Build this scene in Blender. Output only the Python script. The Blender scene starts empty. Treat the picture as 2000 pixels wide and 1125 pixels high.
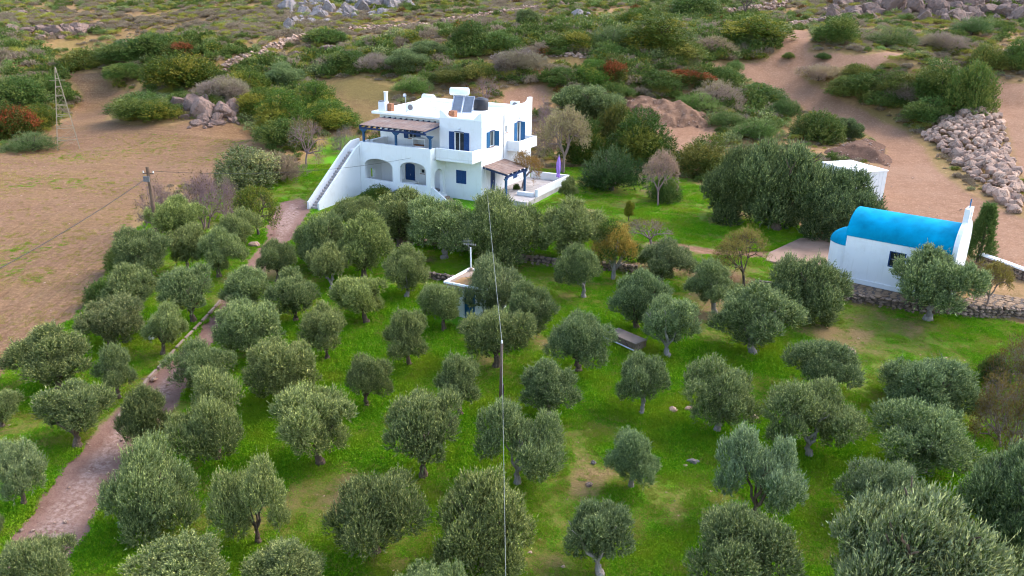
import bpy, bmesh, math, random
import numpy as np
from mathutils import Matrix, Vector
random.seed(7); np.random.seed(7)
PI = math.pi
S = bpy.context.scene
COL = S.collection

# ---------------------------------------------------------------- camera
FPX = 1600.0; PITCH = math.radians(20.0); ROLL = math.radians(1.1); CAMH = 21.0
cam_data = bpy.data.cameras.new('camera'); cam_data.sensor_width = 36.0
cam_data.lens = 36.0*FPX/2000.0; cam_data.clip_end = 2000.0; cam_data.clip_start = 0.5
cam = bpy.data.objects.new('camera', cam_data); COL.objects.link(cam)
cam.matrix_world = Matrix.Translation((0, 0, CAMH)) @ Matrix.Rotation(PI/2-PITCH, 4, 'X') @ Matrix.Rotation(ROLL, 4, 'Z')
S.camera = cam
CR = np.array(cam.matrix_world.to_3x3()); CO = np.array([0, 0, CAMH])

# ---------------------------------------------------------------- sky, sun, exposure (overcast daylight)
SUN_EL = math.radians(44); SUN_AZ = math.radians(64)     # azimuth clockwise from +Y
W = bpy.data.worlds.new('World'); S.world = W; W.use_nodes = True
wn = W.node_tree.nodes; wl = W.node_tree.links
bg = wn['Background']; sky = wn.new('ShaderNodeTexSky'); sky.sky_type = 'NISHITA'; sky.sun_disc = False
sky.sun_elevation = SUN_EL; sky.sun_rotation = SUN_AZ; sky.air_density = 1.0; sky.dust_density = 1.6; sky.ozone_density = 1.0
hsv = wn.new('ShaderNodeHueSaturation'); hsv.inputs['Saturation'].default_value = 0.95
wl.new(sky.outputs[0], hsv.inputs['Color']); wl.new(hsv.outputs[0], bg.inputs['Color']); bg.inputs['Strength'].default_value = 0.15
sd = bpy.data.lights.new('sun', 'SUN'); sd.energy = 0.8; sd.angle = math.radians(34); sd.color = (1.0, 0.965, 0.92)
sun = bpy.data.objects.new('sun', sd); COL.objects.link(sun)
sv = Vector((math.sin(SUN_AZ)*math.cos(SUN_EL), math.cos(SUN_AZ)*math.cos(SUN_EL), math.sin(SUN_EL)))
sun.rotation_euler = sv.to_track_quat('Z', 'Y').to_euler(); sun.location = sv*100
S.view_settings.view_transform = 'Standard'; S.view_settings.look = 'None'; S.view_settings.gamma = 1.0
S.view_settings.exposure = 2.05
S.render.engine = 'CYCLES'; S.cycles.pixel_filter_type = 'BLACKMAN_HARRIS'; S.cycles.filter_width = 1.15; S.cycles.max_bounces = 8; S.cycles.diffuse_bounces = 4; S.cycles.adaptive_threshold = 0.03; S.cycles.transparent_max_bounces = 4

# ---------------------------------------------------------------- object helpers
def tag(o, label=None, cat=None, group=None, kind=None):
    if label: o['label'] = label
    if cat: o['category'] = cat
    if group: o['group'] = group
    if kind: o['kind'] = kind
    return o
def empty(name, loc=(0, 0, 0), rz=0.0):
    o = bpy.data.objects.new(name, None); COL.objects.link(o); o.location = loc; o.rotation_euler = (0, 0, rz)
    o.empty_display_size = 0.2
    return o
def link(name, me, parent=None, loc=None, rot=None, scl=None):
    o = bpy.data.objects.new(name, me); COL.objects.link(o)
    if parent is not None: o.parent = parent
    if loc is not None: o.location = loc
    if rot is not None: o.rotation_euler = rot
    if scl is not None: o.scale = scl
    return o
class MB:
    """collects shapes into one mesh"""
    def __init__(s): s.v = []; s.f = []; s.smooth = []
    def add(s, vs, fs, smooth=False):
        n = len(s.v); s.v += [tuple(p) for p in vs]; s.f += [tuple(i+n for i in f) for f in fs]; s.smooth += [smooth]*len(fs)
    def box(s, x0, x1, y0, y1, z0, z1):
        s.add([(x0,y0,z0),(x1,y0,z0),(x1,y1,z0),(x0,y1,z0),(x0,y0,z1),(x1,y0,z1),(x1,y1,z1),(x0,y1,z1)],
              [(0,3,2,1),(4,5,6,7),(0,1,5,4),(1,2,6,5),(2,3,7,6),(3,0,4,7)])
    def prism(s, poly, axis, a, b):
        """poly: 2D outline (s,z) or (x,y); extruded along axis from a to b"""
        n = len(poly)
        mk = {'x': lambda p, t: (t, p[0], p[1]), 'y': lambda p, t: (p[0], t, p[1]), 'z': lambda p, t: (p[0], p[1], t)}[axis]
        s.add([mk(p, a) for p in poly]+[mk(p, b) for p in poly],
              [tuple(range(n))[::-1], tuple(range(n, 2*n))]+[(i, (i+1) % n, n+(i+1) % n, n+i) for i in range(n)])
    def tube(s, pts, radii, n=8, caps=True, smooth=True):
        pts = [Vector(p) for p in pts]
        if isinstance(radii, (int, float)): radii = [radii]*len(pts)
        rings = []; up = Vector((0.13, 0.21, 1)).normalized()
        for i, p in enumerate(pts):
            d = (pts[min(i+1, len(pts)-1)]-pts[max(i-1, 0)]).normalized()
            a = d.cross(up if abs(d.dot(up)) < 0.95 else Vector((1, 0, 0))).normalized(); b = d.cross(a)
            rings.append([p+(a*math.cos(2*PI*k/n)+b*math.sin(2*PI*k/n))*radii[i] for k in range(n)])
        vs = [q for r in rings for q in r]; fs = []
        for i in range(len(pts)-1):
            for k in range(n): fs.append((i*n+k, i*n+(k+1) % n, (i+1)*n+(k+1) % n, (i+1)*n+k))
        s.add(vs, fs, smooth)
        if caps: s.add(rings[0], [tuple(range(n))]); s.add(rings[-1], [tuple(range(n))[::-1]])
    def bar(s, a, b, w, h):
        a = Vector(a); b = Vector(b); d = (b-a).normalized()
        sd_ = d.cross(Vector((0, 0, 1)) if abs(d.z) < 0.98 else Vector((1, 0, 0))).normalized()*(w/2); up = sd_.normalized().cross(d)*(h/2)
        vs = [p+sx*sd_+sz*up for p in (a, b) for sx, sz in ((-1,-1),(1,-1),(1,1),(-1,1))]
        s.add(vs, [(0,1,2,3),(7,6,5,4),(0,4,5,1),(1,5,6,2),(2,6,7,3),(3,7,4,0)])
    def mesh(s, name, mat=None):
        me = bpy.data.meshes.new(name); me.from_pydata(s.v, [], s.f); me.update()
        me.polygons.foreach_set('use_smooth', s.smooth)
        bm = bmesh.new(); bm.from_mesh(me); bmesh.ops.recalc_face_normals(bm, faces=bm.faces); bm.to_mesh(me); bm.free()
        if mat: me.materials.append(mat)
        return me
    def build(s, name, mat, parent=None, bevel=0): 
        o = link(name, s.mesh(name, mat), parent)
        if bevel:
            m = o.modifiers.new('bevel', 'BEVEL'); m.width = bevel; m.segments = 2; m.limit_method = 'ANGLE'; m.angle_limit = math.radians(50)
        return o

# ---------------------------------------------------------------- materials
class NT:
    def __init__(s, name):
        s.m = bpy.data.materials.new(name); s.m.use_nodes = True; s.t = s.m.node_tree; s.n = s.t.nodes; s.l = s.t.links
        s.b = s.n['Principled BSDF']; s.out = s.n['Material Output']
    def new(s, typ, **kw):
        nd = s.n.new(typ)
        for k, v in kw.items(): setattr(nd, k, v)
        return nd
    def put(s, sock, v):
        if isinstance(v, bpy.types.NodeSocket): s.l.new(v, sock)
        elif isinstance(v, (tuple, list)) and len(v) == 3 and sock.type == 'RGBA': sock.default_value = (*v, 1)
        else: sock.default_value = v
    def noise(s, scale, detail=4, rough=0.55, vec=None, out='Fac', dist=0):
        nd = s.new('ShaderNodeTexNoise'); nd.inputs['Scale'].default_value = scale; nd.inputs['Detail'].default_value = detail
        nd.inputs['Roughness'].default_value = rough; nd.inputs['Distortion'].default_value = dist
        s.l.new(vec if vec is not None else s.pos(), nd.inputs['Vector']); return nd.outputs[out]
    def pos(s):
        if not hasattr(s, '_p'): s._p = s.new('ShaderNodeNewGeometry').outputs['Position']
        return s._p
    def obj(s): 
        if not hasattr(s, '_o'): s._o = s.new('ShaderNodeTexCoord').outputs['Object']
        return s._o
    def attr(s, name, out='Fac'):
        nd = s.new('ShaderNodeAttribute'); nd.attribute_name = name; return nd.outputs[out]
    def math(s, op, a, b=0.0, clamp=False):
        nd = s.new('ShaderNodeMath', operation=op, use_clamp=clamp); s.put(nd.inputs[0], a); s.put(nd.inputs[1], b); return nd.outputs[0]
    def ramp(s, fac, lo, hi, a=0.0, b=1.0):
        nd = s.new('ShaderNodeMapRange', clamp=True); s.put(nd.inputs['Value'], fac); s.put(nd.inputs['From Min'], lo); s.put(nd.inputs['From Max'], hi)
        s.put(nd.inputs['To Min'], a); s.put(nd.inputs['To Max'], b); return nd.outputs[0]
    def mix(s, fac, a, b, mode='MIX'):
        nd = s.new('ShaderNodeMix', data_type='RGBA', blend_type=mode); s.put(nd.inputs[0], fac); s.put(nd.inputs[6], a); s.put(nd.inputs[7], b); return nd.outputs[2]
    def bump(s, h, strength=0.5, dist=0.05):
        nd = s.new('ShaderNodeBump'); s.put(nd.inputs['Height'], h); nd.inputs['Strength'].default_value = strength; nd.inputs['Distance'].default_value = dist
        s.l.new(nd.outputs[0], s.b.inputs['Normal'])
    def done(s, col, rough=0.8, spec=0.25):
        s.put(s.b.inputs['Base Color'], col); s.put(s.b.inputs['Roughness'], rough); s.b.inputs['Specular IOR Level'].default_value = spec; return s.m
def mat_plain(name, c, rough=0.6, var=0.12, scale=6.0, spec=0.3, metal=0.0, bump=0.0):
    t = NT(name); n = t.noise(scale, 5, 0.6)
    col = t.mix(t.ramp(n, 0.3, 0.7), tuple(x*(1-var) for x in c), tuple(min(1, x*(1+var)) for x in c))
    t.b.inputs['Metallic'].default_value = metal
    if bump: t.bump(t.noise(scale*6, 3), bump, 0.01)
    return t.done(col, rough, spec)
def mat_stucco(name, c=(0.73, 0.73, 0.73)):
    t = NT(name)
    stain = t.ramp(t.noise(0.9, 6, 0.65), 0.52, 0.78); 
    mp = t.new('ShaderNodeMapping'); mp.inputs['Scale'].default_value = (3.0, 3.0, 0.25); t.l.new(t.obj(), mp.inputs[0])
    streak = t.ramp(t.noise(1.6, 4, 0.6, mp.outputs[0]), 0.58, 0.8)
    col = t.mix(t.math('MULTIPLY', stain, 0.8), c, tuple(x*y for x, y in zip(c, (0.86, 0.84, 0.8))))
    col = t.mix(t.math('MULTIPLY', streak, 0.65), col, tuple(x*y for x, y in zip(c, (0.78, 0.76, 0.72))))
    t.bump(t.noise(14, 4), 0.25, 0.02)
    return t.done(col, 0.85, 0.2)
def mat_leaf(name, a, b, under=None, tip=None, rough=0.5, trans=0.25, patch=None):
    """leaf colour runs a..b with the leaf's own tone; a share of young tips; underside; tinted by object colour"""
    t = NT(name)
    tone = t.attr('tone'); col = t.mix(tone, a, b)
    if tip: col = t.mix(t.ramp(t.attr('tip'), 0.45, 1.0), col, tip)
    if under:
        bf = t.new('ShaderNodeNewGeometry').outputs['Backfacing']; col = t.mix(bf, col, under)
    if patch: col = t.mix(t.ramp(t.noise(0.32, 4, 0.6), 0.45, 0.68, 0, 0.85), col, patch)
    oi = t.new('ShaderNodeObjectInfo'); col = t.mix(1.0, col, oi.outputs['Color'], 'MULTIPLY')
    hv = t.new('ShaderNodeHueSaturation'); t.put(hv.inputs['Value'], t.ramp(oi.outputs['Random'], 0, 1, 0.85, 1.15)); t.put(hv.inputs['Color'], col); col = hv.outputs[0]
    t.done(col, rough, 0.12)
    tr = t.new('ShaderNodeBsdfTranslucent'); t.l.new(col, tr.inputs['Color'])
    mx = t.new('ShaderNodeMixShader'); mx.inputs[0].default_value = trans
    t.l.new(t.b.outputs[0], mx.inputs[1]); t.l.new(tr.outputs[0], mx.inputs[2]); t.l.new(mx.outputs[0], t.out.inputs['Surface'])
    return t.m
def mat_bark(name, a, b):
    t = NT(name); mp = t.new('ShaderNodeMapping'); mp.inputs['Scale'].default_value = (9, 9, 1.6); t.l.new(t.obj(), mp.inputs[0])
    n = t.noise(1.5, 5, 0.65, mp.outputs[0]); t.bump(n, 0.8, 0.05)
    return t.done(t.mix(t.ramp(n, 0.3, 0.7), a, b), 0.9, 0.1)
def mat_stone(name, a, b, c):
    t = NT(name); oi = t.new('ShaderNodeObjectInfo').outputs['Random']
    ri = t.new('ShaderNodeNewGeometry').outputs['Random Per Island']
    r = t.math('FRACT', t.math('ADD', oi, ri))
    col = t.mix(t.ramp(r, 0.0, 0.75), a, b); n = t.noise(2.2, 6, 0.7)
    col = t.mix(t.ramp(n, 0.48, 0.75), col, c); n2 = t.noise(9, 4, 0.7)
    col = t.mix(t.ramp(n2, 0.2, 0.8, 0.0, 0.35), col, (0.14, 0.12, 0.10))
    ck = t.math('ABSOLUTE', t.math('SUBTRACT', t.noise(0.9, 5, 0.6, dist=0.5), 0.5)); col = t.mix(t.ramp(ck, 0.004, 0.022, 0.75, 0.0), col, (0.07, 0.06, 0.05))
    t.bump(n2, 0.9, 0.10); return t.done(col, 0.92, 0.12)
def mat_reed(name):
    t = NT(name); mp = t.new('ShaderNodeMapping'); mp.inputs['Scale'].default_value = (18, 0.5, 1); t.l.new(t.obj(), mp.inputs[0])
    n = t.noise(2.0, 3, 0.6, mp.outputs[0]); n2 = t.noise(0.8, 4)
    col = t.mix(t.ramp(n, 0.3, 0.7), (0.128, 0.080, 0.068), (0.288, 0.200, 0.160)); col = t.mix(t.ramp(n2, 0.45, 0.7, 0, 0.6), col, (0.272, 0.232, 0.208))
    t.bump(n, 0.7, 0.03); return t.done(col, 0.85, 0.15)

M = {}
M['white'] = mat_stucco('white_stucco')
M['roofwhite'] = mat_stucco('roof_limewash', (0.88, 0.88, 0.86))
M['blue'] = mat_plain('blue_paint', (0.004, 0.042, 0.145), 0.45, 0.15, 3)
M['bluedark'] = mat_plain('dark_blue_paint', (0.010, 0.03, 0.10), 0.5, 0.15, 3)
M['bluepost'] = mat_plain('post_blue_paint', (0.012, 0.065, 0.15), 0.5, 0.15, 3)
M['bluelight'] = mat_plain('faded_blue_paint', (0.02, 0.11, 0.24), 0.5, 0.15, 3)
M['dome'] = mat_plain('turquoise_roof_paint', (0.0, 0.24, 0.40), 0.75, 0.3, 0.7, 0.05, 0, 0.15)
M['glass'] = mat_plain('window_glass', (0.02, 0.025, 0.03), 0.08, 0.1, 2, 0.6)
M['dark'] = mat_plain('dark_interior', (0.06, 0.055, 0.05), 0.9)
M['frame'] = mat_plain('white_frame', (0.75, 0.75, 0.73), 0.5, 0.05)
M['reed'] = mat_reed('reed_matting')
M['concrete'] = mat_plain('concrete', (0.286, 0.206, 0.156), 0.9, 0.2, 1.2, 0.2, 0, 0.3)
M['pad'] = mat_plain('concrete_pad', (0.314, 0.200, 0.140), 0.9, 0.22, 0.7, 0.2, 0, 0.3)
M['paving'] = mat_plain('paving', (0.395, 0.353, 0.328), 0.85, 0.2, 1.5, 0.2, 0, 0.2)
M['flag'] = mat_stone('flagstone', (0.243, 0.145, 0.083), (0.343, 0.223, 0.135), (0.214, 0.151, 0.099))
M['clay'] = mat_plain('terracotta', (0.26, 0.11, 0.055), 0.8, 0.2, 5)
M['metal'] = mat_plain('galvanised_metal', (0.55, 0.56, 0.58), 0.35, 0.1, 4, 0.5, 0.8)
M['tankwhite'] = mat_plain('enamel_pale', (0.68, 0.74, 0.80), 0.35, 0.06, 3)
M['panel'] = mat_plain('solar_glass', (0.10, 0.12, 0.15), 0.12, 0.2, 2, 0.6)
M['black'] = mat_plain('black_plastic', (0.018, 0.018, 0.022), 0.5, 0.2, 3)
M['acw'] = mat_plain('appliance_white', (0.72, 0.71, 0.68), 0.5, 0.06, 3)
M['grille'] = mat_plain('grille_grey', (0.16, 0.15, 0.15), 0.6)
M['wood'] = mat_bark('weathered_wood', (0.093, 0.055, 0.036), (0.214, 0.144, 0.102))
M['lattice'] = mat_plain('weathered_pale_paint', (0.30, 0.24, 0.16), 0.7, 0.2, 4)
M['cable'] = mat_plain('cable_dark', (0.03, 0.03, 0.03), 0.6)
M['cablepale'] = mat_plain('cable_pale', (0.20, 0.20, 0.19), 0.5)
M['purple'] = mat_plain('purple_canvas', (0.36, 0.20, 0.58), 0.8, 0.15, 8)
M['bark'] = mat_bark('olive_bark', (0.071, 0.049, 0.034), (0.193, 0.138, 0.097))
M['barkpale'] = mat_bark('limewashed_bark', (0.193, 0.164, 0.139), (0.357, 0.308, 0.272))
M['barkdark'] = mat_bark('dark_bark', (0.055, 0.04, 0.032), (0.15, 0.11, 0.09))
M['twig'] = mat_bark('grey_twigs', (0.172, 0.122, 0.104), (0.283, 0.212, 0.181))
M['twigpurple'] = mat_bark('purplish_twigs', (0.190, 0.119, 0.113), (0.311, 0.210, 0.199))
M['stone'] = mat_stone('limestone', (0.311, 0.210, 0.164), (0.528, 0.350, 0.254), (0.484, 0.241, 0.139))
M['stonedark'] = mat_stone('dry_wall_stone', (0.182, 0.123, 0.090), (0.365, 0.254, 0.186), (0.278, 0.171, 0.116))
M['rock'] = mat_stone('outcrop_rock', (0.167, 0.103, 0.084), (0.250, 0.164, 0.132), (0.236, 0.123, 0.079))
M['rockpale'] = mat_stone('pale_outcrop_rock', (0.222, 0.188, 0.184), (0.304, 0.260, 0.246), (0.229, 0.164, 0.132))
M['earth'] = mat_plain('core_earth', (0.10, 0.075, 0.06), 0.95, 0.3, 3)
M['olive'] = mat_leaf('olive_leaf', (0.048, 0.090, 0.015), (0.155, 0.200, 0.048), (0.20, 0.235, 0.10), (0.60, 0.605, 0.21), 0.55, 0.17)
M['mastic'] = mat_leaf('mastic_leaf', (0.047, 0.095, 0.020), (0.113, 0.169, 0.030), None, (0.159, 0.186, 0.040))
M['citrus'] = mat_leaf('citrus_leaf', (0.03, 0.075, 0.012), (0.09, 0.14, 0.02), None, (0.40, 0.26, 0.05))
M['carob'] = mat_leaf('carob_leaf', (0.043, 0.108, 0.013), (0.122, 0.192, 0.025), None, (0.319, 0.287, 0.041))
M['spiny'] = mat_leaf('spiny_scrub_leaf', (0.191, 0.142, 0.102), (0.348, 0.251, 0.197), None, (0.317, 0.256, 0.144))
M['bright'] = mat_leaf('bright_leaf', (0.068, 0.138, 0.028), (0.145, 0.241, 0.047), None, (0.246, 0.310, 0.094))
M['redleaf'] = mat_leaf('red_tinted_leaf', (0.034, 0.072, 0.010), (0.092, 0.113, 0.018), None, (0.278, 0.065, 0.024))
M['yellowleaf'] = mat_leaf('yellowing_leaf', (0.048, 0.090, 0.011), (0.109, 0.140, 0.019), None, (0.260, 0.228, 0.029))
M['dryleaf'] = mat_leaf('dry_autumn_leaf', (0.155, 0.121, 0.026), (0.278, 0.189, 0.047), None, (0.263, 0.227, 0.047))
M['orangeleaf'] = mat_leaf('orange_autumn_leaf', (0.232, 0.098, 0.026), (0.309, 0.181, 0.047), None, (0.201, 0.181, 0.042))
M['grass'] = mat_leaf('clover_grass', (0.060, 0.225, 0.004), (0.150, 0.365, 0.008), None, (0.24, 0.42, 0.012), 0.7, 0.3, (0.25, 0.325, 0.017))
M['drygrass'] = mat_leaf('dry_grass', (0.271, 0.222, 0.048), (0.414, 0.325, 0.089), None, (0.234, 0.289, 0.033), 0.8, 0.2)

# ---------------------------------------------------------------- terrain height field
def rays(px, py):
    px = np.atleast_1d(np.asarray(px, float)); py = np.atleast_1d(np.asarray(py, float))
    d = np.stack([(px-1000)/FPX, -(py-562.5)/FPX, -np.ones_like(px)], 1); return d @ CR.T
def at_z(px, py, z):
    d = rays(px, py)[0]; return CO+d*((z-CAMH)/d[2])
def project(p):
    q = (np.asarray(p, float)-CO) @ CR; return 1000+FPX*q[0]/-q[2], 562.5-FPX*q[1]/-q[2]
CTRL = [  # photograph pixel -> ground height (m)
 (0,1125,0.0),(500,1125,0.0),(1000,1125,0.0),(1500,1125,-0.2),(2000,1125,-0.6),(-400,1125,0.0),(2400,1125,-0.9),
 (0,900,0.2),(500,900,0.25),(1000,900,0.3),(1500,900,0.1),(2000,900,-0.3),
 (0,750,0.4),(300,760,0.4),(700,760,0.5),(1100,760,0.55),(1500,760,0.4),(1900,760,0.1),
 (500,650,0.8),(900,650,0.9),(1300,650,0.95),(1650,650,0.7),(1950,660,0.7),
 (450,570,1.1),(700,570,1.2),(1000,570,1.25),(1300,570,1.3),(1640,575,1.25),(1850,590,1.25),(2000,590,1.25),
 (560,440,1.7),(800,470,1.8),(1000,475,1.85),(1250,480,1.8),(1450,520,1.6),(1560,490,1.45),(1700,500,1.5),(1890,530,1.5),
 (604,412,1.75),(760,390,2.1),(940,397,2.2),(1090,360,2.4),(1200,400,2.2),(1350,400,2.2),(1550,450,1.9),(1750,440,1.9),
 (0,650,0.6),(150,500,1.3),(250,400,1.8),(100,320,2.5),(400,300,2.5),(0,430,1.6),(500,262,3.2),(135,288,2.6),(650,290,2.8),(620,330,2.4),
 (170,210,3.8),(180,150,5.8),(40,200,5.2),(300,200,5.4),(430,200,6.4),
 (690,240,4.6),(690,155,8.4),(560,170,7.0),(550,260,4.4),(850,150,8.8),
 (1000,185,7.2),(1100,300,3.0),(1250,330,2.6),(1300,262,3.9),(1200,205,6.2),(1400,300,3.1),
 (1500,172,7.6),(1700,235,4.7),(1600,250,4.2),
 (1800,340,2.8),(1950,450,2.0),(1890,300,3.4),(1960,230,6.2),(1990,360,3.2),(1990,180,8.4),(1850,200,6.6),
 (2200,450,2.4),(2200,200,8.0),(2100,700,0.6),(-300,650,0.6),(-300,350,2.6)]
CTRLY = [(px, py, Y) for py, Y in ((0, 192), (28, 172), (55, 156)) for px in (-250, 100, 400, 700, 1000, 1300, 1600, 1950, 2250)]+[
 (60,110,138),(250,100,140),(420,130,127),(700,100,135),(1000,122,126),(1300,110,131),(1560,84,141),(1700,120,127),(1820,130,123),(-250,150,124)]
_c = np.array([at_z(a, b, z) for a, b, z in CTRL]+[CO+rays(a, b)[0]*(Y/rays(a, b)[0][1]) for a, b, Y in CTRLY])
_far = np.array([(x, y, z) for x in (-280, -120, 0, 120, 280) for y, z in ((330, 48), (480, 70))]+[(x, y, z) for x in (-120, -40, 0, 40, 120) for y, z in ((10, -0.2), (-40, -0.5))])
_c = np.vstack([_c, _far])
def _U(r2): return 0.5*r2*np.log(r2+1e-9)
_n = len(_c); _D = ((_c[:, None, :2]-_c[None, :, :2])**2).sum(-1)
_A = np.zeros((_n+3, _n+3)); _A[:_n, :_n] = _U(_D/1e4)+np.eye(_n)*2e-4; _A[:_n, _n] = 1; _A[:_n, _n+1:] = _c[:, :2]/100; _A[_n:, :_n] = _A[:_n, _n:].T
_w = np.linalg.solve(_A, np.concatenate([_c[:, 2], [0, 0, 0]]))
_tab = np.random.RandomState(3).rand(256, 256)
def vnoise(x, y, s):
    x = np.asarray(x)/s+1000.3; y = np.asarray(y)/s+1000.7
    xi = np.floor(x).astype(int); yi = np.floor(y).astype(int); fx = x-xi; fy = y-yi; fx = fx*fx*(3-2*fx); fy = fy*fy*(3-2*fy)
    g = lambda a, b: _tab[a % 256, b % 256]
    return (g(xi, yi)*(1-fx)+g(xi+1, yi)*fx)*(1-fy)+(g(xi, yi+1)*(1-fx)+g(xi+1, yi+1)*fx)*fy
def fbm(x, y, s, o=4):
    r = 0; a = 0.5; t = 0
    for i in range(o): r = r+a*vnoise(x+i*17.3, y-i*9.1, s/2**i); t += a; a *= 0.5
    return r/t
def base_h(x, y):
    x = np.asarray(x, float).ravel(); y = np.asarray(y, float).ravel(); out = np.empty(len(x))
    for i in range(0, len(x), 20000):
        X = x[i:i+20000]; Y = y[i:i+20000]
        r2 = ((X[:, None]-_c[None, :, 0])**2+(Y[:, None]-_c[None, :, 1])**2)/1e4
        out[i:i+20000] = _U(r2) @ _w[:_n]+_w[_n]+_w[_n+1]*X/100+_w[_n+2]*Y/100
    return out
STEPS = []            # retaining walls: (polyline world xy, step height)
def seg_dist(x, y, line):
    """signed distance (left of the line positive), and whether alongside it"""
    best = np.full(len(x), 1e9); sgn = np.ones(len(x)); inside = np.zeros(len(x))
    for a, b in zip(line[:-1], line[1:]):
        d = b-a; L = np.hypot(*d); u = d/L; rx = x-a[0]; ry = y-a[1]
        t = rx*u[0]+ry*u[1]; tt = np.clip(t, 0, L); dd = np.hypot(rx-tt*u[0], ry-tt*u[1]); s = np.sign(-rx*u[1]+ry*u[0])
        m = dd < best; best[m] = dd[m]; sgn[m] = s[m]
    return best, sgn
def height(x, y):
    x = np.asarray(x, float).ravel(); y = np.asarray(y, float).ravel()
    z = base_h(x, y)
    far = np.clip((y-88)/30, 0, 1); z = z+far*((fbm(x, y, 14, 4)-0.5)*1.7+(fbm(x+50, y, 4, 2)-0.5)*0.5)
    z = z+(fbm(x, y, 3.0, 3)-0.5)*0.16*np.clip((y-5)/20, 0, 1)
    for line, hstep in STEPS:
        d, s = seg_dist(x, y, line)
        z = z+0.5*hstep*s*np.exp(-d/4.5)*np.clip(d/0.28, 0, 1)
    return z
def ground(px, py, ymax=270):
    """where the sight line through a photograph pixel meets the ground"""
    d = rays(px, py)[0]; t = np.concatenate([np.arange(18, 130, 0.4), np.arange(130, ymax, 1.0)])/max(d[1], 1e-3)
    p = CO+d*t[:, None]; g = height(p[:, 0], p[:, 1]); k = np.nonzero(p[:, 2] < g)[0]
    if len(k) == 0: i = len(t)-1
    else: i = k[0]
    if i > 0:
        a = p[i-1, 2]-g[i-1]; b = p[i, 2]-g[i]; f = a/(a-b) if a != b else 0; q = p[i-1]+(p[i]-p[i-1])*min(max(f, 0), 1)
    else: q = p[0]
    return np.array([q[0], q[1], float(height([q[0]], [q[1]])[0])])
def gline(pts): return np.array([ground(*p)[:2] for p in pts])
WALL_TERRACE = gline([(740,468),(800,470),(860,478),(930,488),(1000,502),(1092,514),(1180,519),(1245,526)])
WALL_CHAPEL = gline([(1480,556),(1560,566),(1640,580),(1720,592),(1800,606),(1880,612),(1960,614),(2060,622)])
STEPS.append((WALL_TERRACE, 0.8)); STEPS.append((WALL_CHAPEL, 0.45))

# ---------------------------------------------------------------- ground regions (outlines on the ground)
REG_PX = {
 'driveway': [(60,1300),(-40,1180),(-20,1110),(10,1050),(62,985),(125,905),(190,835),(290,735),(345,690),(425,600),(470,525),(515,470),(520,435),(545,395),(590,385),(606,415),(590,445),(565,475),(535,505),(488,570),(440,650),(395,710),(362,775),(305,825),(272,880),(225,960),(185,1040),(150,1085),(100,1130),(120,1300)],
 'field': [(-400,320),(0,302),(60,292),(92,262),(110,250),(146,232),(142,215),(160,200),(165,182),(145,162),(128,144),(200,142),(212,165),(222,176),(262,178),(255,200),(212,218),(205,235),(250,245),(330,247),(450,240),(500,264),(522,305),(500,330),(430,362),(330,360),(290,385),(265,415),(250,470),(215,520),(190,580),(140,625),(60,660),(20,700),(0,745),(-120,900),(-400,850)],
 'hayfield': [(610,160),(680,152),(775,172),(765,205),(725,240),(690,240),(660,205)],
 'hayfield2': [(872,121),(960,112),(1150,118),(1150,131),(1000,134),(900,131)],
 'redsoil': [(985,178),(1060,163),(1075,190),(1045,215),(980,205)],
 'road': [(1385,127),(1440,122),(1500,116),(1525,95),(1535,70),(1545,58),(1575,60),(1580,95),(1578,103),(1640,103),(1700,108),(1850,118),(1830,146),(1700,137),(1600,127),(1545,134),(1582,162),(1645,196),(1712,230),(1770,256),(1805,288),(1830,330),(1880,372),(1960,412),(2010,428),(2200,490),(2200,640),(2000,532),(1920,500),(1850,440),(1760,425),(1705,410),(1715,330),(1735,295),(1690,258),(1640,228),(1580,217),(1508,174),(1458,152),(1435,139),(1390,136)],
 'road2': [(1930,150),(1960,160),(2000,163),(2250,165),(2250,430),(2000,345),(1978,285),(1960,232),(1925,172)],
 'clearing': [(1270,250),(1330,243),(1395,248),(1392,275),(1345,303),(1308,298),(1282,272)],
 'path': [(1262,470),(1330,475),(1405,487),(1500,490),(1497,506),(1400,500),(1330,487),(1258,481)],
 'path2': [(1170,503),(1235,511),(1310,515),(1380,530),(1480,543),(1478,556),(1380,545),(1300,531),(1230,524),(1168,513)],
 'green': [(-500,1400),(-400,880),(0,745),(60,660),(140,625),(190,580),(215,520),(250,470),(300,420),(430,372),(540,352),(590,320),(640,268),(700,262),(705,290),(760,330),(1090,330),(1140,325),(1250,340),(1350,350),(1420,400),(1590,455),(1640,520),(1640,575),(1800,600),(1950,620),(2150,690),(2700,1400)],
}
REG = {k: gline(v) if k not in ('green', 'driveway') else np.array([(ground(*p)[:2] if p[1] < 1150 else at_z(p[0], p[1], 0)[:2]) for p in v]) for k, v in REG_PX.items()}
def signed(x, y, poly):
    n = len(poly); best = np.full(len(x), 1e9); ins = np.zeros(len(x), bool)
    for i in range(n):
        a = poly[i]; b = poly[(i+1) % n]; d = b-a; L2 = d @ d+1e-9
        t = np.clip(((x-a[0])*d[0]+(y-a[1])*d[1])/L2, 0, 1); best = np.minimum(best, np.hypot(x-a[0]-t*d[0], y-a[1]-t*d[1]))
        c = ((a[1] > y) != (b[1] > y)); ins ^= c & (x < (b[0]-a[0])*(y-a[1])/((b[1]-a[1]) if b[1] != a[1] else 1e-9)+a[0])
    return np.where(ins, best, -best)
def axis(parts):
    out = [parts[0][0]]
    for a, b, st in parts:
        n = max(1, int(round((b-a)/st))); out += list(np.linspace(a, b, n+1)[1:])
    return np.array(out)
GX = axis([(-420,-160,20),(-160,-80,2.5),(-80,-46,0.8),(-46,46,0.4),(46,80,0.8),(80,160,2.5),(160,420,20)])
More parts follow.
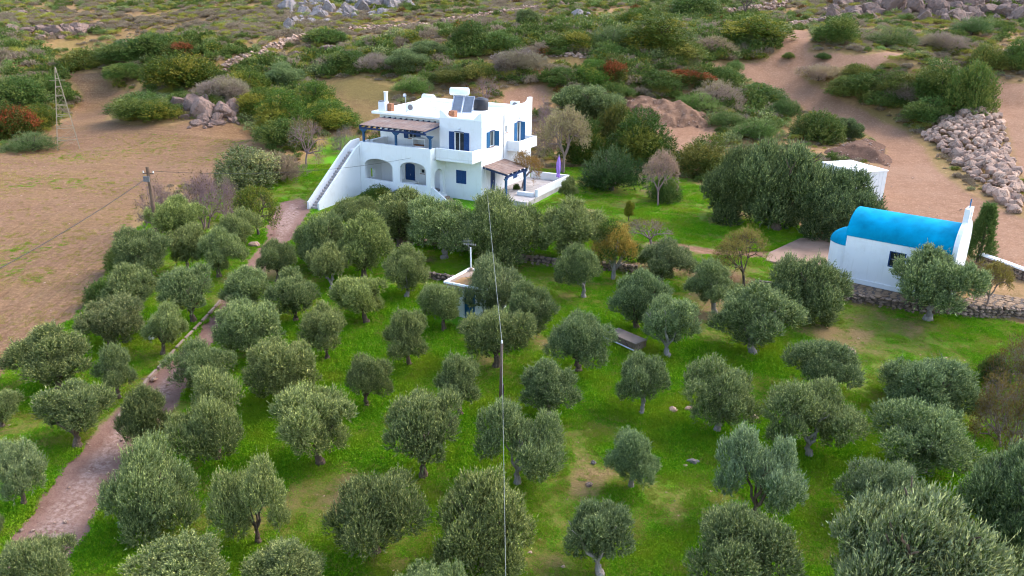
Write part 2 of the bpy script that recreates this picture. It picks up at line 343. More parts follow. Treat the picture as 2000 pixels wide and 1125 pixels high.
GY = axis([(-60,14,6),(14,22,1),(22,74,0.4),(74,112,0.6),(112,190,1.2),(190,260,4),(260,600,20)])
gx, gy = np.meshgrid(GX, GY); fx = gx.ravel(); fy = gy.ravel(); gz = height(fx, fy)
ATT = {k: np.clip(signed(fx, fy, v), -4, 4) for k, v in REG.items()}
ATT['hay'] = np.maximum(ATT['hayfield'], ATT['hayfield2'])
ATT['dirt'] = np.maximum.reduce([ATT['road'], ATT['road2'], ATT['clearing'], ATT['redsoil'], ATT['path'], ATT['path2']])
WORN = [(ground(a, b), r, k) for a, b, r, k in [(1135,790,1.6,.12),(1120,850,1.5,.13),(1105,930,1.6,.13),(1090,1020,1.8,.14),(1080,1100,1.8,.14),(1310,985,1.7,.20),(1345,960,1.2,.12),(860,1060,1.4,.16),(720,850,1.5,.12),(740,620,1.5,.14),(1240,690,1.3,.15),(1680,610,2.6,.20),(1660,680,1.8,.20),(1690,740,1.5,.16),(1620,640,1.8,.12),(1780,640,2.2,.10),(1500,800,1.6,.12),(1350,800,1.6,.14),(1400,600,1.4,.14),(255,850,1.2,.16),(280,720,1.2,.18),(160,960,1.4,.16),(70,1000,1.4,.14),(1380,650,1.5,.14),(700,960,1.3,.12),(560,830,1.4,.1),(1010,800,1.2,.12),(1200,480,1.6,.1),(1360,520,2.0,.18),(1300,445,1.6,.1)]]
def dryness(x, y):
    v = 0.58*fbm(x, y, 5.5, 4)+0.42*fbm(x+300, y, 1.6, 3)-0.015
    for g, r, k in WORN: v = v+k*0.5*np.exp(-((x-g[0])**2+((y-g[1])*0.75)**2)/(r*r))*(0.6+0.8*fbm(x, y+40, 0.9, 2))
    return v
ATT['dry'] = dryness(fx, fy)
# wheel ruts and the field's tilled unevenness are real relief
gz = gz - np.clip(ATT['driveway'], 0, 0.3)*0.25 - np.clip(ATT['dirt'], 0, 0.5)*0.2
gz = gz + np.where(ATT['field'] > 0, (fbm(fx, fy, 0.9, 2)-0.5)*0.12, 0)
def mat_ground():
    t = NT('ground'); P = t.pos()
    wob = t.math('SUBTRACT', t.noise(0.9, 5, 0.65), 0.5); wob2 = t.math('SUBTRACT', t.noise(3.5, 3, 0.6), 0.5)
    def mask(name, w=1.6, soft=0.25, off=0.0):
        v = t.math('ADD', t.attr(name), t.math('ADD', t.math('MULTIPLY', wob, w), t.math('MULTIPLY', wob2, w*0.6)))
        return t.ramp(v, off-soft, off+soft)
    fine = t.noise(7.0, 4, 0.7); mid = t.noise(1.1, 5, 0.6); big = t.noise(0.12, 4, 0.55)
    # hillside: thin dry grass, earth, lichen grey
    hill = t.mix(t.ramp(mid, 0.35, 0.65), (0.194, 0.117, 0.045), (0.372, 0.209, 0.102))
    hill = t.mix(t.ramp(big, 0.4, 0.62), hill, t.mix(t.ramp(fine, 0.3, 0.7), (0.149, 0.114, 0.034), (0.310, 0.191, 0.075)))
    hill = t.mix(t.ramp(t.noise(1.9, 6, 0.72), 0.60, 0.70), hill, (0.638, 0.382, 0.232))
    hill = t.mix(t.ramp(fine, 0.3, 0.75, 0, 0.45), hill, (0.134, 0.090, 0.031))
    # orchard green with dry and bare patches
    g = t.mix(t.ramp(fine, 0.3, 0.72), (0.054, 0.192, 0.004), (0.114, 0.300, 0.007))
    g = t.mix(t.ramp(mid, 0.42, 0.7, 0, 0.6), g, (0.120, 0.254, 0.009))
    dry = t.math('ADD', t.attr('dry'), t.math('MULTIPLY', t.math('SUBTRACT', fine, 0.5), 0.22))
    dcol = t.mix(t.ramp(t.noise(5.5, 5, 0.7), 0.42, 0.6), (0.082, 0.101, 0.011), (0.157, 0.111, 0.036))
    g = t.mix(t.ramp(dry, 0.47, 0.60, 0, 0.6), g, (0.109, 0.155, 0.010)); g = t.mix(t.ramp(dry, 0.54, 0.67, 0, 0.85), g, dcol)
    g = t.mix(t.ramp(dry, 0.66, 0.74), g, (0.200, 0.134, 0.057))
    col = t.mix(mask('green', 2.0, 0.5), hill, g)
    # ploughed field with furrows
    mp = t.new('ShaderNodeMapping'); fd = ground(250, 450)-ground(20, 640); mp.inputs['Rotation'].default_value = (0, 0, -math.atan2(fd[1], fd[0])); t.l.new(P, mp.inputs[0])
    mp2 = t.new('ShaderNodeMapping'); mp2.inputs['Scale'].default_value = (0.10, 1.5, 1); t.l.new(mp.outputs[0], mp2.inputs[0])
    furN = t.noise(1.3, 4, 0.6, mp2.outputs[0], dist=0.6); mp3 = t.new('ShaderNodeMapping'); mp3.inputs['Rotation'].default_value = (0, 0, math.radians(8)); mp3.inputs['Scale'].default_value = (0.09, 1.1, 1); t.l.new(P, mp3.inputs[0]); furF = t.noise(1.0, 4, 0.6, mp3.outputs[0], dist=1.2)
    sx = t.new('ShaderNodeSeparateXYZ'); t.l.new(P, sx.inputs[0]); fb = t.ramp(t.math('ADD', sx.outputs['Y'], t.math('MULTIPLY', wob, 14.0)), 62, 76)
    fur = t.math('ADD', t.math('MULTIPLY', furN, t.math('SUBTRACT', 1.0, fb)), t.math('MULTIPLY', furF, fb))
    f = t.mix(t.ramp(fur, 0.38, 0.62), (0.215, 0.114, 0.061), (0.285, 0.164, 0.090))
    f = t.mix(t.ramp(big, 0.42, 0.62), f, t.mix(t.ramp(fur, 0.35, 0.65), (0.209, 0.114, 0.051), (0.293, 0.172, 0.080)))
    f = t.mix(t.ramp(t.math('ADD', t.math('MULTIPLY', fur, 0.5), t.math('MULTIPLY', t.noise(0.35, 4, 0.6), 0.5)), 0.55, 0.64, 0, 0.45), f, (0.119, 0.103, 0.022))
    clod = t.noise(4.2, 5, 0.75); f = t.mix(t.ramp(clod, 0.35, 0.62, 0.75, 0.0), f, (0.116, 0.061, 0.029)); f = t.mix(t.ramp(clod, 0.52, 0.72, 0, 0.6), f, (0.356, 0.217, 0.129)); f = t.mix(t.ramp(fine, 0.35, 0.75, 0, 0.45), f, (0.139, 0.072, 0.037)); f = t.mix(t.ramp(t.noise(16, 2, 0.5), 0.68, 0.74), f, (0.389, 0.275, 0.191))
    col = t.mix(mask('field', 1.2, 0.3), col, f)
    hy = t.mix(t.ramp(mid, 0.35, 0.65), (0.165, 0.095, 0.037), (0.227, 0.146, 0.055)); hy = t.mix(t.ramp(big, 0.45, 0.6, 0, 0.5), hy, (0.118, 0.102, 0.021))
    hy = t.mix(t.ramp(clod, 0.38, 0.62, 0.6, 0.0), hy, (0.115, 0.08, 0.03)); hy = t.mix(t.ramp(clod, 0.55, 0.72, 0, 0.5), hy, (0.27, 0.20, 0.09))
    col = t.mix(mask('hay', 1.4, 0.4), col, hy)
    # driveway: pinkish earth with a pale stony crown
    d = t.mix(t.ramp(mid, 0.3, 0.7), (0.160, 0.083, 0.060), (0.228, 0.130, 0.100)); d = t.mix(t.ramp(fine, 0.35, 0.8, 0, 0.5), d, (0.286, 0.183, 0.141))
    cr = t.ramp(t.math('ADD', t.attr('driveway'), t.math('MULTIPLY', wob, 0.9)), 0.75, 1.15)
    d = t.mix(t.math('MULTIPLY', cr, t.ramp(t.noise(5, 3, 0.7), 0.4, 0.62)), d, (0.328, 0.222, 0.181))
    col = t.mix(mask('driveway', 1.0, 0.2), col, d)
    r = t.mix(t.ramp(mid, 0.3, 0.7), (0.224, 0.111, 0.060), (0.317, 0.172, 0.101)); r = t.mix(t.ramp(big, 0.42, 0.6, 0, 0.6), r, (0.304, 0.172, 0.106))
    r = t.mix(t.ramp(fine, 0.4, 0.8, 0, 0.4), r, (0.180, 0.091, 0.055)); r = t.mix(t.ramp(t.noise(14, 2, 0.5), 0.67, 0.72), r, (0.396, 0.271, 0.199))
    r = t.mix(t.ramp(clod, 0.38, 0.60, 0.5, 0.0), r, (0.204, 0.105, 0.055)); r = t.mix(t.ramp(clod, 0.54, 0.70, 0, 0.55), r, (0.440, 0.284, 0.191))
    col = t.mix(mask('dirt', 1.3, 0.35), col, r)
    h = t.math('ADD', t.math('MULTIPLY', fine, 0.5), t.math('MULTIPLY', t.noise(2.4, 5, 0.7), 1.0))
    h = t.math('ADD', h, t.math('MULTIPLY', t.math('MULTIPLY', fur, mask('field', 1.2, 0.3)), 1.5))
    t.bump(h, 0.7, 0.12)
    return t.done(col, 0.92, 0.12)
M['ground'] = mat_ground()
nx, ny = len(GX), len(GY); ii, jj = np.meshgrid(np.arange(nx-1), np.arange(ny-1)); q0 = (jj*nx+ii).ravel()
quads = np.stack([q0, q0+1, q0+nx+1, q0+nx], 1)
fcen = {k: ATT[k][quads].mean(1) for k in ('driveway', 'field', 'hayfield', 'hayfield2', 'redsoil', 'road', 'road2', 'clearing', 'green', 'path', 'path2')}
cls = np.zeros(len(quads), int)         # 0 hillside, 1 orchard ground, ...
cls[fcen['green'] > 0] = 1; cls[fcen['field'] > 0] = 2; cls[fcen['hayfield'] > 0] = 3; cls[fcen['hayfield2'] > 0] = 4; cls[fcen['driveway'] > 0] = 5
cls[fcen['road'] > 0] = 6; cls[fcen['road2'] > 0] = 7; cls[fcen['clearing'] > 0] = 8; cls[fcen['redsoil'] > 0] = 9; cls[(fcen['path'] > 0) | (fcen['path2'] > 0)] = 10
GNAMES = [('hillside','scrub covered stony hillside rising behind the house','hillside'),('orchard_ground','bright green ground of the olive grove','grass ground'),
 ('ploughed_field','tan ploughed field with furrows left of the olive trees','field'),('dry_field','dry yellowish field terrace up behind the house','field'),
 ('narrow_terrace','narrow strip of dry field high behind the house','field'),('driveway','pinkish earth driveway curving up to the house stairs','driveway'),
 ('dirt_road','wide orange dirt road forking behind the chapel','road'),('upper_dirt_road','dirt road above the boulder heap at the right edge','road'),
 ('earth_clearing','bare earth clearing right of the dark trees behind the house','clearing'),('bare_soil_patch','small patch of reddish bare soil just behind the house roof','soil'),
 ('path','earth path crossing the lawn towards the chapel','path')]
allv = np.stack([fx, fy, gz], 1)
for c, (nm, lab, cat) in enumerate(GNAMES):
    sel = quads[cls == c]
    if not len(sel): continue
    used, inv = np.unique(sel, return_inverse=True); inv = inv.reshape(sel.shape)
    me = bpy.data.meshes.new(nm); me.vertices.add(len(used)); me.vertices.foreach_set('co', allv[used].ravel())
    me.loops.add(inv.size); me.loops.foreach_set('vertex_index', inv.ravel().astype(np.int32)); me.polygons.add(len(inv))
    me.polygons.foreach_set('loop_start', np.arange(0, inv.size, 4, dtype=np.int32)); me.polygons.foreach_set('loop_total', np.full(len(inv), 4, np.int32))
    me.polygons.foreach_set('use_smooth', np.ones(len(inv), bool)); me.update(); me.validate()
    for k in ('driveway', 'field', 'hay', 'dirt', 'green', 'dry'):
        a = me.attributes.new(k, 'FLOAT', 'POINT'); a.data.foreach_set('value', ATT[k][used].astype(np.float32))
    me.materials.append(M['ground']); tag(link(nm, me), lab, cat, kind='structure')
def gh(x, y):
    """height of the finished ground sheet"""
    return float(height([x], [y])[0])
# ================================================================ the house
HOUSE_C = np.array([-3.039, 75.042, 2.1]); HOUSE_RZ = math.radians(-26.5)
_hx = np.array([math.cos(HOUSE_RZ), math.sin(HOUSE_RZ)]); _hy = np.array([-math.sin(HOUSE_RZ), math.cos(HOUSE_RZ)])
def hw(x, y, z=0.0):
    p = HOUSE_C[:2]+_hx*x+_hy*y; return (p[0], p[1], HOUSE_C[2]+z)
house = empty('villa', tuple(HOUSE_C), HOUSE_RZ)
tag(house, 'two storey white villa with blue shutters, arcade and flat roof', 'house')
def panel(mb, axis, p0, p1, s0, s1, z0, z1, openings=()):
    """upright wall between planes p0..p1 running s0..s1; openings (s0,s1,z0,z1,arch rise)"""
    cuts = sorted({s0, s1} | {o[0] for o in openings} | {o[1] for o in openings})
    for a, b in zip(cuts[:-1], cuts[1:]):
        ops = sorted([o for o in openings if o[0] <= a+1e-6 and o[1] >= b-1e-6], key=lambda o: o[2])
        if not ops:
            mb.prism([(a, z0), (b, z0), (b, z1), (a, z1)], axis, p0, p1); continue
        zc = z0
        for o in ops:
            if o[2] > zc+1e-4: mb.prism([(a, zc), (b, zc), (b, o[2]), (a, o[2])], axis, p0, p1)
            zc = o[3]
            rise = o[4] if len(o) > 4 else 0
            if rise:
                N = 14; arc = [(a+(b-a)*k/N, o[3]-rise+rise*math.sqrt(max(0, 1-(2*k/N-1)**2))) for k in range(N+1)]
                for k in range(N): mb.prism([arc[k], arc[k+1], (arc[k+1][0], o[3]), (arc[k][0], o[3])], axis, p0, p1)
        if zc < z1-1e-4: mb.prism([(a, zc), (b, zc), (b, z1), (a, z1)], axis, p0, p1)
TH = 0.3
w = MB()
# right-hand side wall, two storeys
panel(w, 'x', -TH, 0, 0, 10.6, -0.9, 7.6, [(1.5,2.45,5.06,6.46),(4.72,5.12,5.95,6.62),(7.15,8.05,4.3,6.62),(1.8,2.8,0.7,2.8),(6.6,7.5,1.1,1.98),(9.5,10.0,2.45,3.0)])
# bay front
panel(w, 'y', 0, TH, -4.5, -TH-0.002, -0.9, 7.6, [(-2.88,-1.87,4.2,6.42),(-2.71,-1.62,1.63,2.89)])
panel(w, 'x', -4.5, -4.2, TH+0.002, 1.9, 4.2, 7.6)
# porch back wall and upper terrace back wall
panel(w, 'y', 0.4, 0.7, -11.87, -4.5, -0.9, 4.0, [(-8.75,-7.6,0.75,2.86,0.22),(-6.95,-6.5,2.0,2.45),(-9.75,-9.45,2.05,2.5)])
panel(w, 'y', 1.6, 1.9, -12.4, -4.5, 4.0, 7.2, [(-9.05,-8.15,5.05,5.95)])
# back and far left walls
panel(w, 'y', 10.3, 10.6, -12.4, -TH-0.002, -0.9, 7.2); panel(w, 'x', -12.4, -12.1, 1.902, 10.298, -0.9, 7.2)
# arcade front, its left wall and its right return
panel(w, 'y', -2.6, -2.25, -11.87, -3.9, -0.9, 5.07, [(-11.34,-8.15,1.55,3.6,0.62),(-7.33,-4.41,1.6,3.68,0.62)])
panel(w, 'x', -11.87, -11.57, -2.248, 1.6, -0.9, 4.0, [(-1.7,-0.7,1.35,2.3,0.3)])
panel(w, 'x', -11.87, -11.57, -0.9, 1.6, 4.0, 5.0)
panel(w, 'x', -4.2, -3.9, -2.248, -0.002, -0.9, 3.95, [(-1.95,-0.5,0.75,3.05,0.6)])
panel(w, 'x', -4.2, -3.9, -2.248, -1.75, 3.95, 5.07)
w.build('wall', M['white'], house)
m = MB(); m.box(-11.57, -4.5, -2.25, 0.4, 0.55, 0.75); m.build('porch_floor', M['paving'], house)
m = MB(); m.box(-11.57, -3.9, -2.25, 1.6, 3.95, 4.2); m.box(-12.1, -4.5, 1.9, 10.3, 3.9, 4.15); m.box(-4.5, -TH, TH, 10.3, 3.9, 4.15); m.build('upper_floor', M['paving'], house)
# front balcony of the bay
m = MB(); m.box(-3.9, 0, -1.75, 0, 3.97, 4.2); m.box(-3.898, 0, -1.75, -1.53, 4.2, 5.1); m.box(-0.22, 0, -1.53, -0.002, 4.2, 5.1)
m.build('balcony', M['white'], house, 0.04)
# side balcony
m = MB(); m.box(0.002, 1.35, 5.1, 9.1, 4.15, 4.35); m.box(0.002, 1.35, 5.1, 5.3, 4.35, 5.15); m.box(0.002, 1.35, 8.9, 9.1, 4.35, 5.15); m.box(1.15, 1.35, 5.3, 8.9, 4.35, 5.15)
m.build('balcony', M['white'], house, 0.04)
# roof: slab, eave and curved parapets
m = MB(); m.box(-12.95, -4.5, 0.95, 10.6, 7.202, 7.45); m.box(-4.5, -TH, TH, 10.6, 7.2, 7.47); m.build('roof', M['roofwhite'], house, 0.05)
def swoop(a, b, hi, lo, peak_a=1.0, peak_b=1.0, zb=7.6):
    L = b-a; pts = [(a, zb)]
    N = 10
    if peak_a:
        pts += [(a, hi), (a+0.28, hi)]+[(a+0.28+peak_a*math.sin(k/N*PI/2), lo+(hi-lo)*(1-math.sin(k/N*PI/2))**1.0*math.cos(k/N*PI/2)**0.6) for k in range(1, N+1)]
    else: pts += [(a, lo)]
    if peak_b:
        pts += [(b-0.28-peak_b*math.sin(k/N*PI/2), lo+(hi-lo)*(1-math.sin(k/N*PI/2))*math.cos(k/N*PI/2)**0.6) for k in range(N, 0, -1)]+[(b-0.28, hi), (b, hi)]
    else: pts += [(b, lo)]
    pts.append((b, zb)); return pts
m = MB(); m.prism(swoop(-4.5, -0.0, 8.3, 7.72, 0.75, 0.6), 'y', 0, TH)
m.prism([(TH, 7.6), (TH, 8.3)]+[(y, 8.3) for y in (9.2,)]+[(9.2+0.8*math.sin(k/8*PI/2), 8.3+0.42*(1-math.cos(k/8*PI/2))) for k in range(1, 9)]+[(10.05, 8.75), (10.6, 8.75), (10.6, 7.6)], 'x', -TH, -0.001)
m.prism([(TH, 7.6), (TH, 8.3), (0.7, 8.3), (1.2, 7.9), (2.0, 7.75), (2.0, 7.6)], 'x', -4.5, -4.2)
m.box(-12.4, -TH-0.002, 10.35, 10.6, 7.45, 7.85); m.prism([(2.2, 7.45), (2.2, 7.62), (8.0, 7.72), (10.35, 8.1), (10.35, 7.45)], 'x', -12.4, -12.15)
m.build('parapet', M['roofwhite'], house)
# left outside stair with its two parapet walls
st = MB(); NS = 22; y0, y1, zt, zb_ = -2.6, -8.9, 4.2, -0.35
st.box(-13.3, -11.9, -2.6, -0.9, -0.9, 4.2)
stair = st.build('stair', M['white'], house)
for k in range(NS):
    ya = y0+(y1-y0)*k/NS; yb = y0+(y1-y0)*(k+1)/NS; z = zt-(zt-zb_)*(k+1)/NS
    s_ = MB(); s_.box(-13.1, -12.1, yb, ya-0.003, -1.0, z); s_.build('step', M['paving'], stair)
for xa, xb in ((-13.3, -13.102), (-12.098, -11.9)):
    p_ = MB(); p_.prism([(y0+1.7, 4.202), (y0+1.7, 5.0), (y0+0.5, 4.95), (y0-0.55, 4.45), (y1+0.1, 0.36), (y1, 0.36), (y1, -1.0), (y0-0.004, -1.0), (y0-0.004, 4.202)], 'x', xa, xb)
    p_.build('stair_parapet', M['white'], stair)
# short porch stair running down in front of the bay
st = MB(); st.box(-3.898, -3.2, -2.5, -0.9, -0.9, 0.7); stair2 = st.build('stair', M['white'], house)
for k in range(5):
    s_ = MB(); s_.box(-3.2+0.32*k+0.003, -3.2+0.32*(k+1), -2.28, -0.9, -0.9, 0.52-0.17*k); s_.build('step', M['concrete'], stair2)
p_ = MB(); p_.prism([(-3.896, -0.9), (-3.896, 1.5), (-3.6, 1.4), (-1.9, 0.25), (-1.55, -0.1), (-1.5, -0.9)], 'y', -2.52, -2.32); p_.build('stair_parapet', M['white'], stair2)
# terrace on the right with its low walls
m = MB(); m.box(0.004, 4.6, 0.3, 10.2, -0.6, 0.6); terr = m.build('terrace', M['paving'], house)
m = MB(); m.box(4.3, 4.6, 2.6, 9.9, 0.6, 1.3); m.box(0.4, 4.6, 9.902, 10.2, 0.6, 1.35); m.build('terrace_wall', M['white'], terr, 0.04)
m = MB(); m.box(2.5, 4.2, 2.4, 2.75, 0.6, 0.98); m.build('terrace_wall', M['white'], terr, 0.04)
for i in range(6):
    for j in range(9):
        a = 0.06+i*0.74; b = 0.34+j*1.06
        if a+0.7 > 4.28 or b > 9.0: continue
        s_ = MB(); s_.box(a, a+0.70, b, b+1.02, 0.602, 0.612+0.006*random.random()); s_.build('paving_slab', M['paving'], terr)
# pergolas
def pergola(pa, x0, x1, ya, yb, za, zb2, posts, beam_axis, nraft, zpost):
    """reed roof sloping between edge a and edge b"""
    pg = empty('pergola'); pg.parent = pa
    m = MB()
    if beam_axis == 'x':
        n = 26; yr = ya+(yb-ya)*0.8; zr = za+(zb2-za)*0.8
        for k in range(n):
            a = x0+(x1-x0)*k/n; b = x0+(x1-x0)*(k+1)/n-0.012; dz = random.uniform(-0.012, 0.012)
            m.add([(a, ya, za+dz), (b, ya, za+dz), (b, yr, zr+dz), (a, yr, zr+dz), (a, ya, za+dz+0.05), (b, ya, za+dz+0.05), (b, yr, zr+dz+0.05), (a, yr, zr+dz+0.05)],
                  [(0,3,2,1),(4,5,6,7),(0,1,5,4),(1,2,6,5),(2,3,7,6),(3,0,4,7)])
    else:
        n = 20
        for k in range(n):
            a = ya+(yb-ya)*k/n; b = ya+(yb-ya)*(k+1)/n-0.012; dz = random.uniform(-0.012, 0.012)
            m.add([(x0, a, za+dz), (x1, a, zb2+dz), (x1, b, zb2+dz), (x0, b, za+dz), (x0, a, za+dz+0.05), (x1, a, zb2+dz+0.05), (x1, b, zb2+dz+0.05), (x0, b, za+dz+0.05)],
                  [(0,3,2,1),(4,5,6,7),(0,1,5,4),(1,2,6,5),(2,3,7,6),(3,0,4,7)])
    m.build('reed_roof', M['reed'], pg)
    for k in range(nraft):
        t = k/(nraft-1); s_ = MB()
        if beam_axis == 'x': x = x0+0.1+(x1-x0-0.2)*t; s_.bar((x, ya-0.05, za-0.1), (x, yb, zb2-0.1), 0.09, 0.15)
        else: y = ya+0.1+(yb-ya-0.2)*t; s_.bar((x0, y, za-0.1), (x1+0.05, y, zb2-0.1), 0.09, 0.15)
        s_.build('rafter', M['bluedark'], pg)
    s_ = MB()
    if beam_axis == 'x': s_.bar((x0-0.05, ya+0.12, za-0.27), (x1+0.05, ya+0.12, za-0.27), 0.14, 0.17)
    else: s_.bar((x1-0.12, ya-0.05, zb2-0.27), (x1-0.12, yb+0.05, zb2-0.27), 0.14, 0.17)
    s_.build('beam', M['bluedark'], pg)
    for (x, y, zt_) in posts:
        s_ = MB(); s_.box(x-0.09, x+0.09, y-0.09, y+0.09, zpost, zt_)
        for sx in (-1, 1):
            if beam_axis == 'x': s_.prism([(x+sx*0.09, zt_-0.3), (x+sx*0.42, zt_), (x+sx*0.09, zt_)], 'y', y-0.06, y+0.06)
            else: s_.prism([(y+sx*0.09, zt_-0.3), (y+sx*0.42, zt_), (y+sx*0.09, zt_)], 'x', x-0.06, x+0.06)
        s_.build('post', M['bluepost'], pg)
    return pg
pergola(house, -11.85, -4.52, -2.55, 1.55, 6.62, 6.98, [(-11.45, -2.42, 6.26), (-7.77, -2.42, 6.26), (-4.02, -2.42, 6.26)], 'x', 12, 5.06)
pergola(house, 0.03, 2.55, 0.2, 4.6, 3.42, 2.95, [(2.4, 0.35, 2.6), (2.4, 4.3, 2.6)], 'y', 6, 0.6)
# windows, doors, shutters
def window(axis, p, s0, s1, z0, z1, sgn, shutters='open', pane=True, arched=0.0, mat='blue', swing=0.0, mull=1):
    """window in a wall plane p facing sgn; parts: window (> pane, frame), shutters"""
    def bx(mb, a, b, c, d, q0, q1):
        q0, q1 = sorted((q0, q1))
        if axis == 'y': mb.box(a, b, q0, q1, c, d)
        else: mb.box(q0, q1, a, b, c, d)
    f = MB(); i0 = p-sgn*0.16; i1 = p-sgn*0.08; t = 0.06
    bx(f, s0, s0+t, z0, z1, i0, i1); bx(f, s1-t, s1, z0, z1, i0, i1); bx(f, s0+t, s1-t, z0, z0+t, i0, i1); bx(f, s0+t, s1-t, z1-t, z1, i0, i1)
    for k in range(mull): c = s0+(s1-s0)*(k+1)/(mull+1); bx(f, c-0.025, c+0.025, z0+t, z1-t, i0, i1-sgn*0.005)
    fo = f.build('window', M['frame'], house)
    if pane: g = MB(); bx(g, s0+t, s1-t, z0+t, z1-t, p-sgn*0.13, p-sgn*0.12); g.build('pane', M['glass'], fo)
    sl = MB(); bx(sl, s0-0.06, s1+0.06, z0-0.06, z0-0.004, p-sgn*0.2, p+sgn*0.05); sl.build('sill', M['clay'] if pane else M['white'], fo)
    if shutters:
        wd = (s1-s0)/2
        for side in (-1, 1):
            sh = MB()
            if shutters == 'closed':
                a, b = (s0, s0+wd-0.008) if side < 0 else (s0+wd+0.008, s1)
                bx(sh, a, b, z0, z1, p-sgn*0.03, p+sgn*0.025)
                for k in range(2): zz = z0+(z1-z0)*(0.2+0.6*k); bx(sh, a+0.05, b-0.05, zz-0.04, zz+0.04, p+sgn*0.026, p+sgn*0.045)
            else:
                hinge = s0 if side < 0 else s1; dirn = side
                a, b = sorted((hinge+dirn*0.02, hinge+dirn*(wd+0.06)))
                if swing and side > 0:
                    q = MB(); 
                    if axis == 'y': q.bar((hinge, p+sgn*0.02, (z0+z1)/2), (hinge+dirn*wd*0.25, p+sgn*wd, (z0+z1)/2), 0.04, z1-z0)
                    else: q.bar((p+sgn*0.02, hinge, (z0+z1)/2), (p+sgn*wd, hinge+dirn*wd*0.25, (z0+z1)/2), 0.04, z1-z0)
                    q.build('shutter', M[mat], fo); continue
                bx(sh, a, b, z0-0.02, z1+0.02, p+sgn*0.012, p+sgn*0.06)
                for k in range(9): zz = z0+(z1-z0)*(k+0.5)/9; bx(sh, a+0.05, b-0.05, zz-0.045, zz+0.03, p+sgn*0.061, p+sgn*0.074)
            sh.build('shutter', M[mat], fo)
    if arched:
        cp = MB(); N = 8; cx = (s0+s1)/2; r = (s1-s0)/2+0.08
        pts = [(cx-r, z1)]+[(cx+r*math.cos(PI-PI*k/N), z1+arched*math.sin(PI*k/N)) for k in range(N+1)]+[(cx+r, z1)]
        cp.prism(pts[1:-1], axis, *sorted((p+sgn*0.004, p+sgn*0.06))); cp.build('lintel', M['bluedark'], fo)
    return fo
def leaf_door(axis, p, s0, s1, z0, z1, sgn, mat='blue', arch=0.0):
    d = MB(); q0, q1 = sorted((p-sgn*0.12, p-sgn*0.06))
    poly = [(s0+0.02, z0), (s1-0.02, z0), (s1-0.02, z1-arch)]+([(s0+(s1-s0)*(1-k/10), z1-arch+arch*math.sqrt(max(0, 1-(1-2*k/10)**2))-0.02) for k in range(1, 10)] if arch else [])+[(s0+0.02, z1-arch)]
    d.prism(poly, axis, q0, q1); dr = d.build('door', M[mat], house)
    c = (s0+s1)/2; h = MB(); j0, j1 = sorted((p-sgn*0.058, p-sgn*0.03))
    for a, b in ((s0+0.1, c-0.05), (c+0.05, s1-0.1)):
        for za, zb3 in ((z0+0.15, z0+0.85), (z0+1.0, z1-arch-0.15)):
            if axis == 'y': h.box(a, b, j0, j1, za, zb3)
            else: h.box(j0, j1, a, b, za, zb3)
    h.build('door_panel', M[mat], dr)
    k_ = MB(); pt = (c+0.06, p+sgn*0.02, z0+1.0) if axis == 'y' else (p+sgn*0.02, c+0.06, z0+1.0); k_.tube([(pt[0], pt[1], pt[2]-0.08), (pt[0], pt[1], pt[2]+0.08)], 0.02, 6); k_.build('handle', M['metal'], dr)
    return dr
window('x', 0, 1.5, 2.45, 5.06, 6.46, 1, 'open', arched=0.1, mat='bluelight', swing=1)
window('x', 0, 4.72, 5.12, 5.95, 6.62, 1, None, mull=0)
window('x', 0, 7.15, 8.05, 4.36, 6.62, 1, 'open', arched=0.12, mat='bluelight', swing=1)
window('y', 0, -2.88, -1.87, 4.2, 6.42, -1, 'open', arched=0.1)
window('y', 0, -2.71, -1.62, 1.63, 2.89, -1, 'closed', pane=False)
window('y', 1.6, -9.05, -8.15, 5.05, 5.95, -1, 'open')
window('y', 0.4, -6.95, -6.5, 2.0, 2.45, -1, None, mull=0); window('y', 0.4, -9.75, -9.45, 2.05, 2.5, -1, None, mull=0)
window('x', 0, 6.6, 7.5, 1.1, 1.98, 1, 'closed', pane=False); window('x', 0, 9.5, 10.0, 2.45, 3.0, 1, None, mull=0)
leaf_door('y', 0.4, -8.75, -7.6, 0.75, 2.86, -1, 'blue', 0.22)
leaf_door('x', 0, 1.8, 2.8, 0.7, 2.8, 1, 'blue')
# wall lamps over the openings, drainpipe, barbecue, chimney
for (x, y, z) in ((-2.3, -0.12, 6.75), (0.12, 7.6, 7.0)):
    l_ = MB(); l_.tube([(x, y, z-0.1), (x, y, z+0.05), (x, y, z+0.12)], [0.05, 0.09, 0.02], 6); l_.build('wall_lamp', M['metal'], house)
l_ = MB(); l_.tube([(0.05, 4.35, 7.9), (0.05, 4.35, 3.6)], 0.035, 6); l_.build('drainpipe', M['metal'], house)
m = MB(); m.box(-8.1, -8.0, 0.75, 1.55, 4.2, 5.15); m.box(-6.7, -6.6, 0.75, 1.55, 4.2, 5.15); m.box(-8.1, -6.6, 0.75, 1.55, 5.15, 5.28); m.box(-8.0, -6.7, 0.8, 1.55, 4.2, 4.55); bq = m.build('barbecue', M['white'], house)
m = MB(); m.box(-7.95, -6.75, 0.78, 1.2, 4.56, 4.64); m.build('hearth', M['clay'], bq)
m = MB(); m.box(-12.3, -11.5, 1.25, 1.95, 7.2, 8.35); ch = m.build('chimney', M['white'], house, 0.03)
m = MB(); m.tube([(-11.7, 1.75, 8.35), (-11.7, 1.75, 9.25)], 0.2, 10); m.tube([(-11.7, 1.75, 9.25), (-11.7, 1.75, 9.32)], 0.24, 10); m.build('flue', M['white'], ch)
m = MB(); m.box(-12.25, -11.95, 1.3, 1.9, 8.352, 8.46); m.build('chimney_cap', M['grille'], ch)
m = MB(); m.box(-11.45, -11.0, 1.6, 2.1, 7.46, 8.2); m.build('duct_box', M['clay'], ch)
m = MB(); m.box(-4.1, -3.5, 1.0, 1.6, 7.46, 8.15); m.build('roof_vent', M['clay'], house)

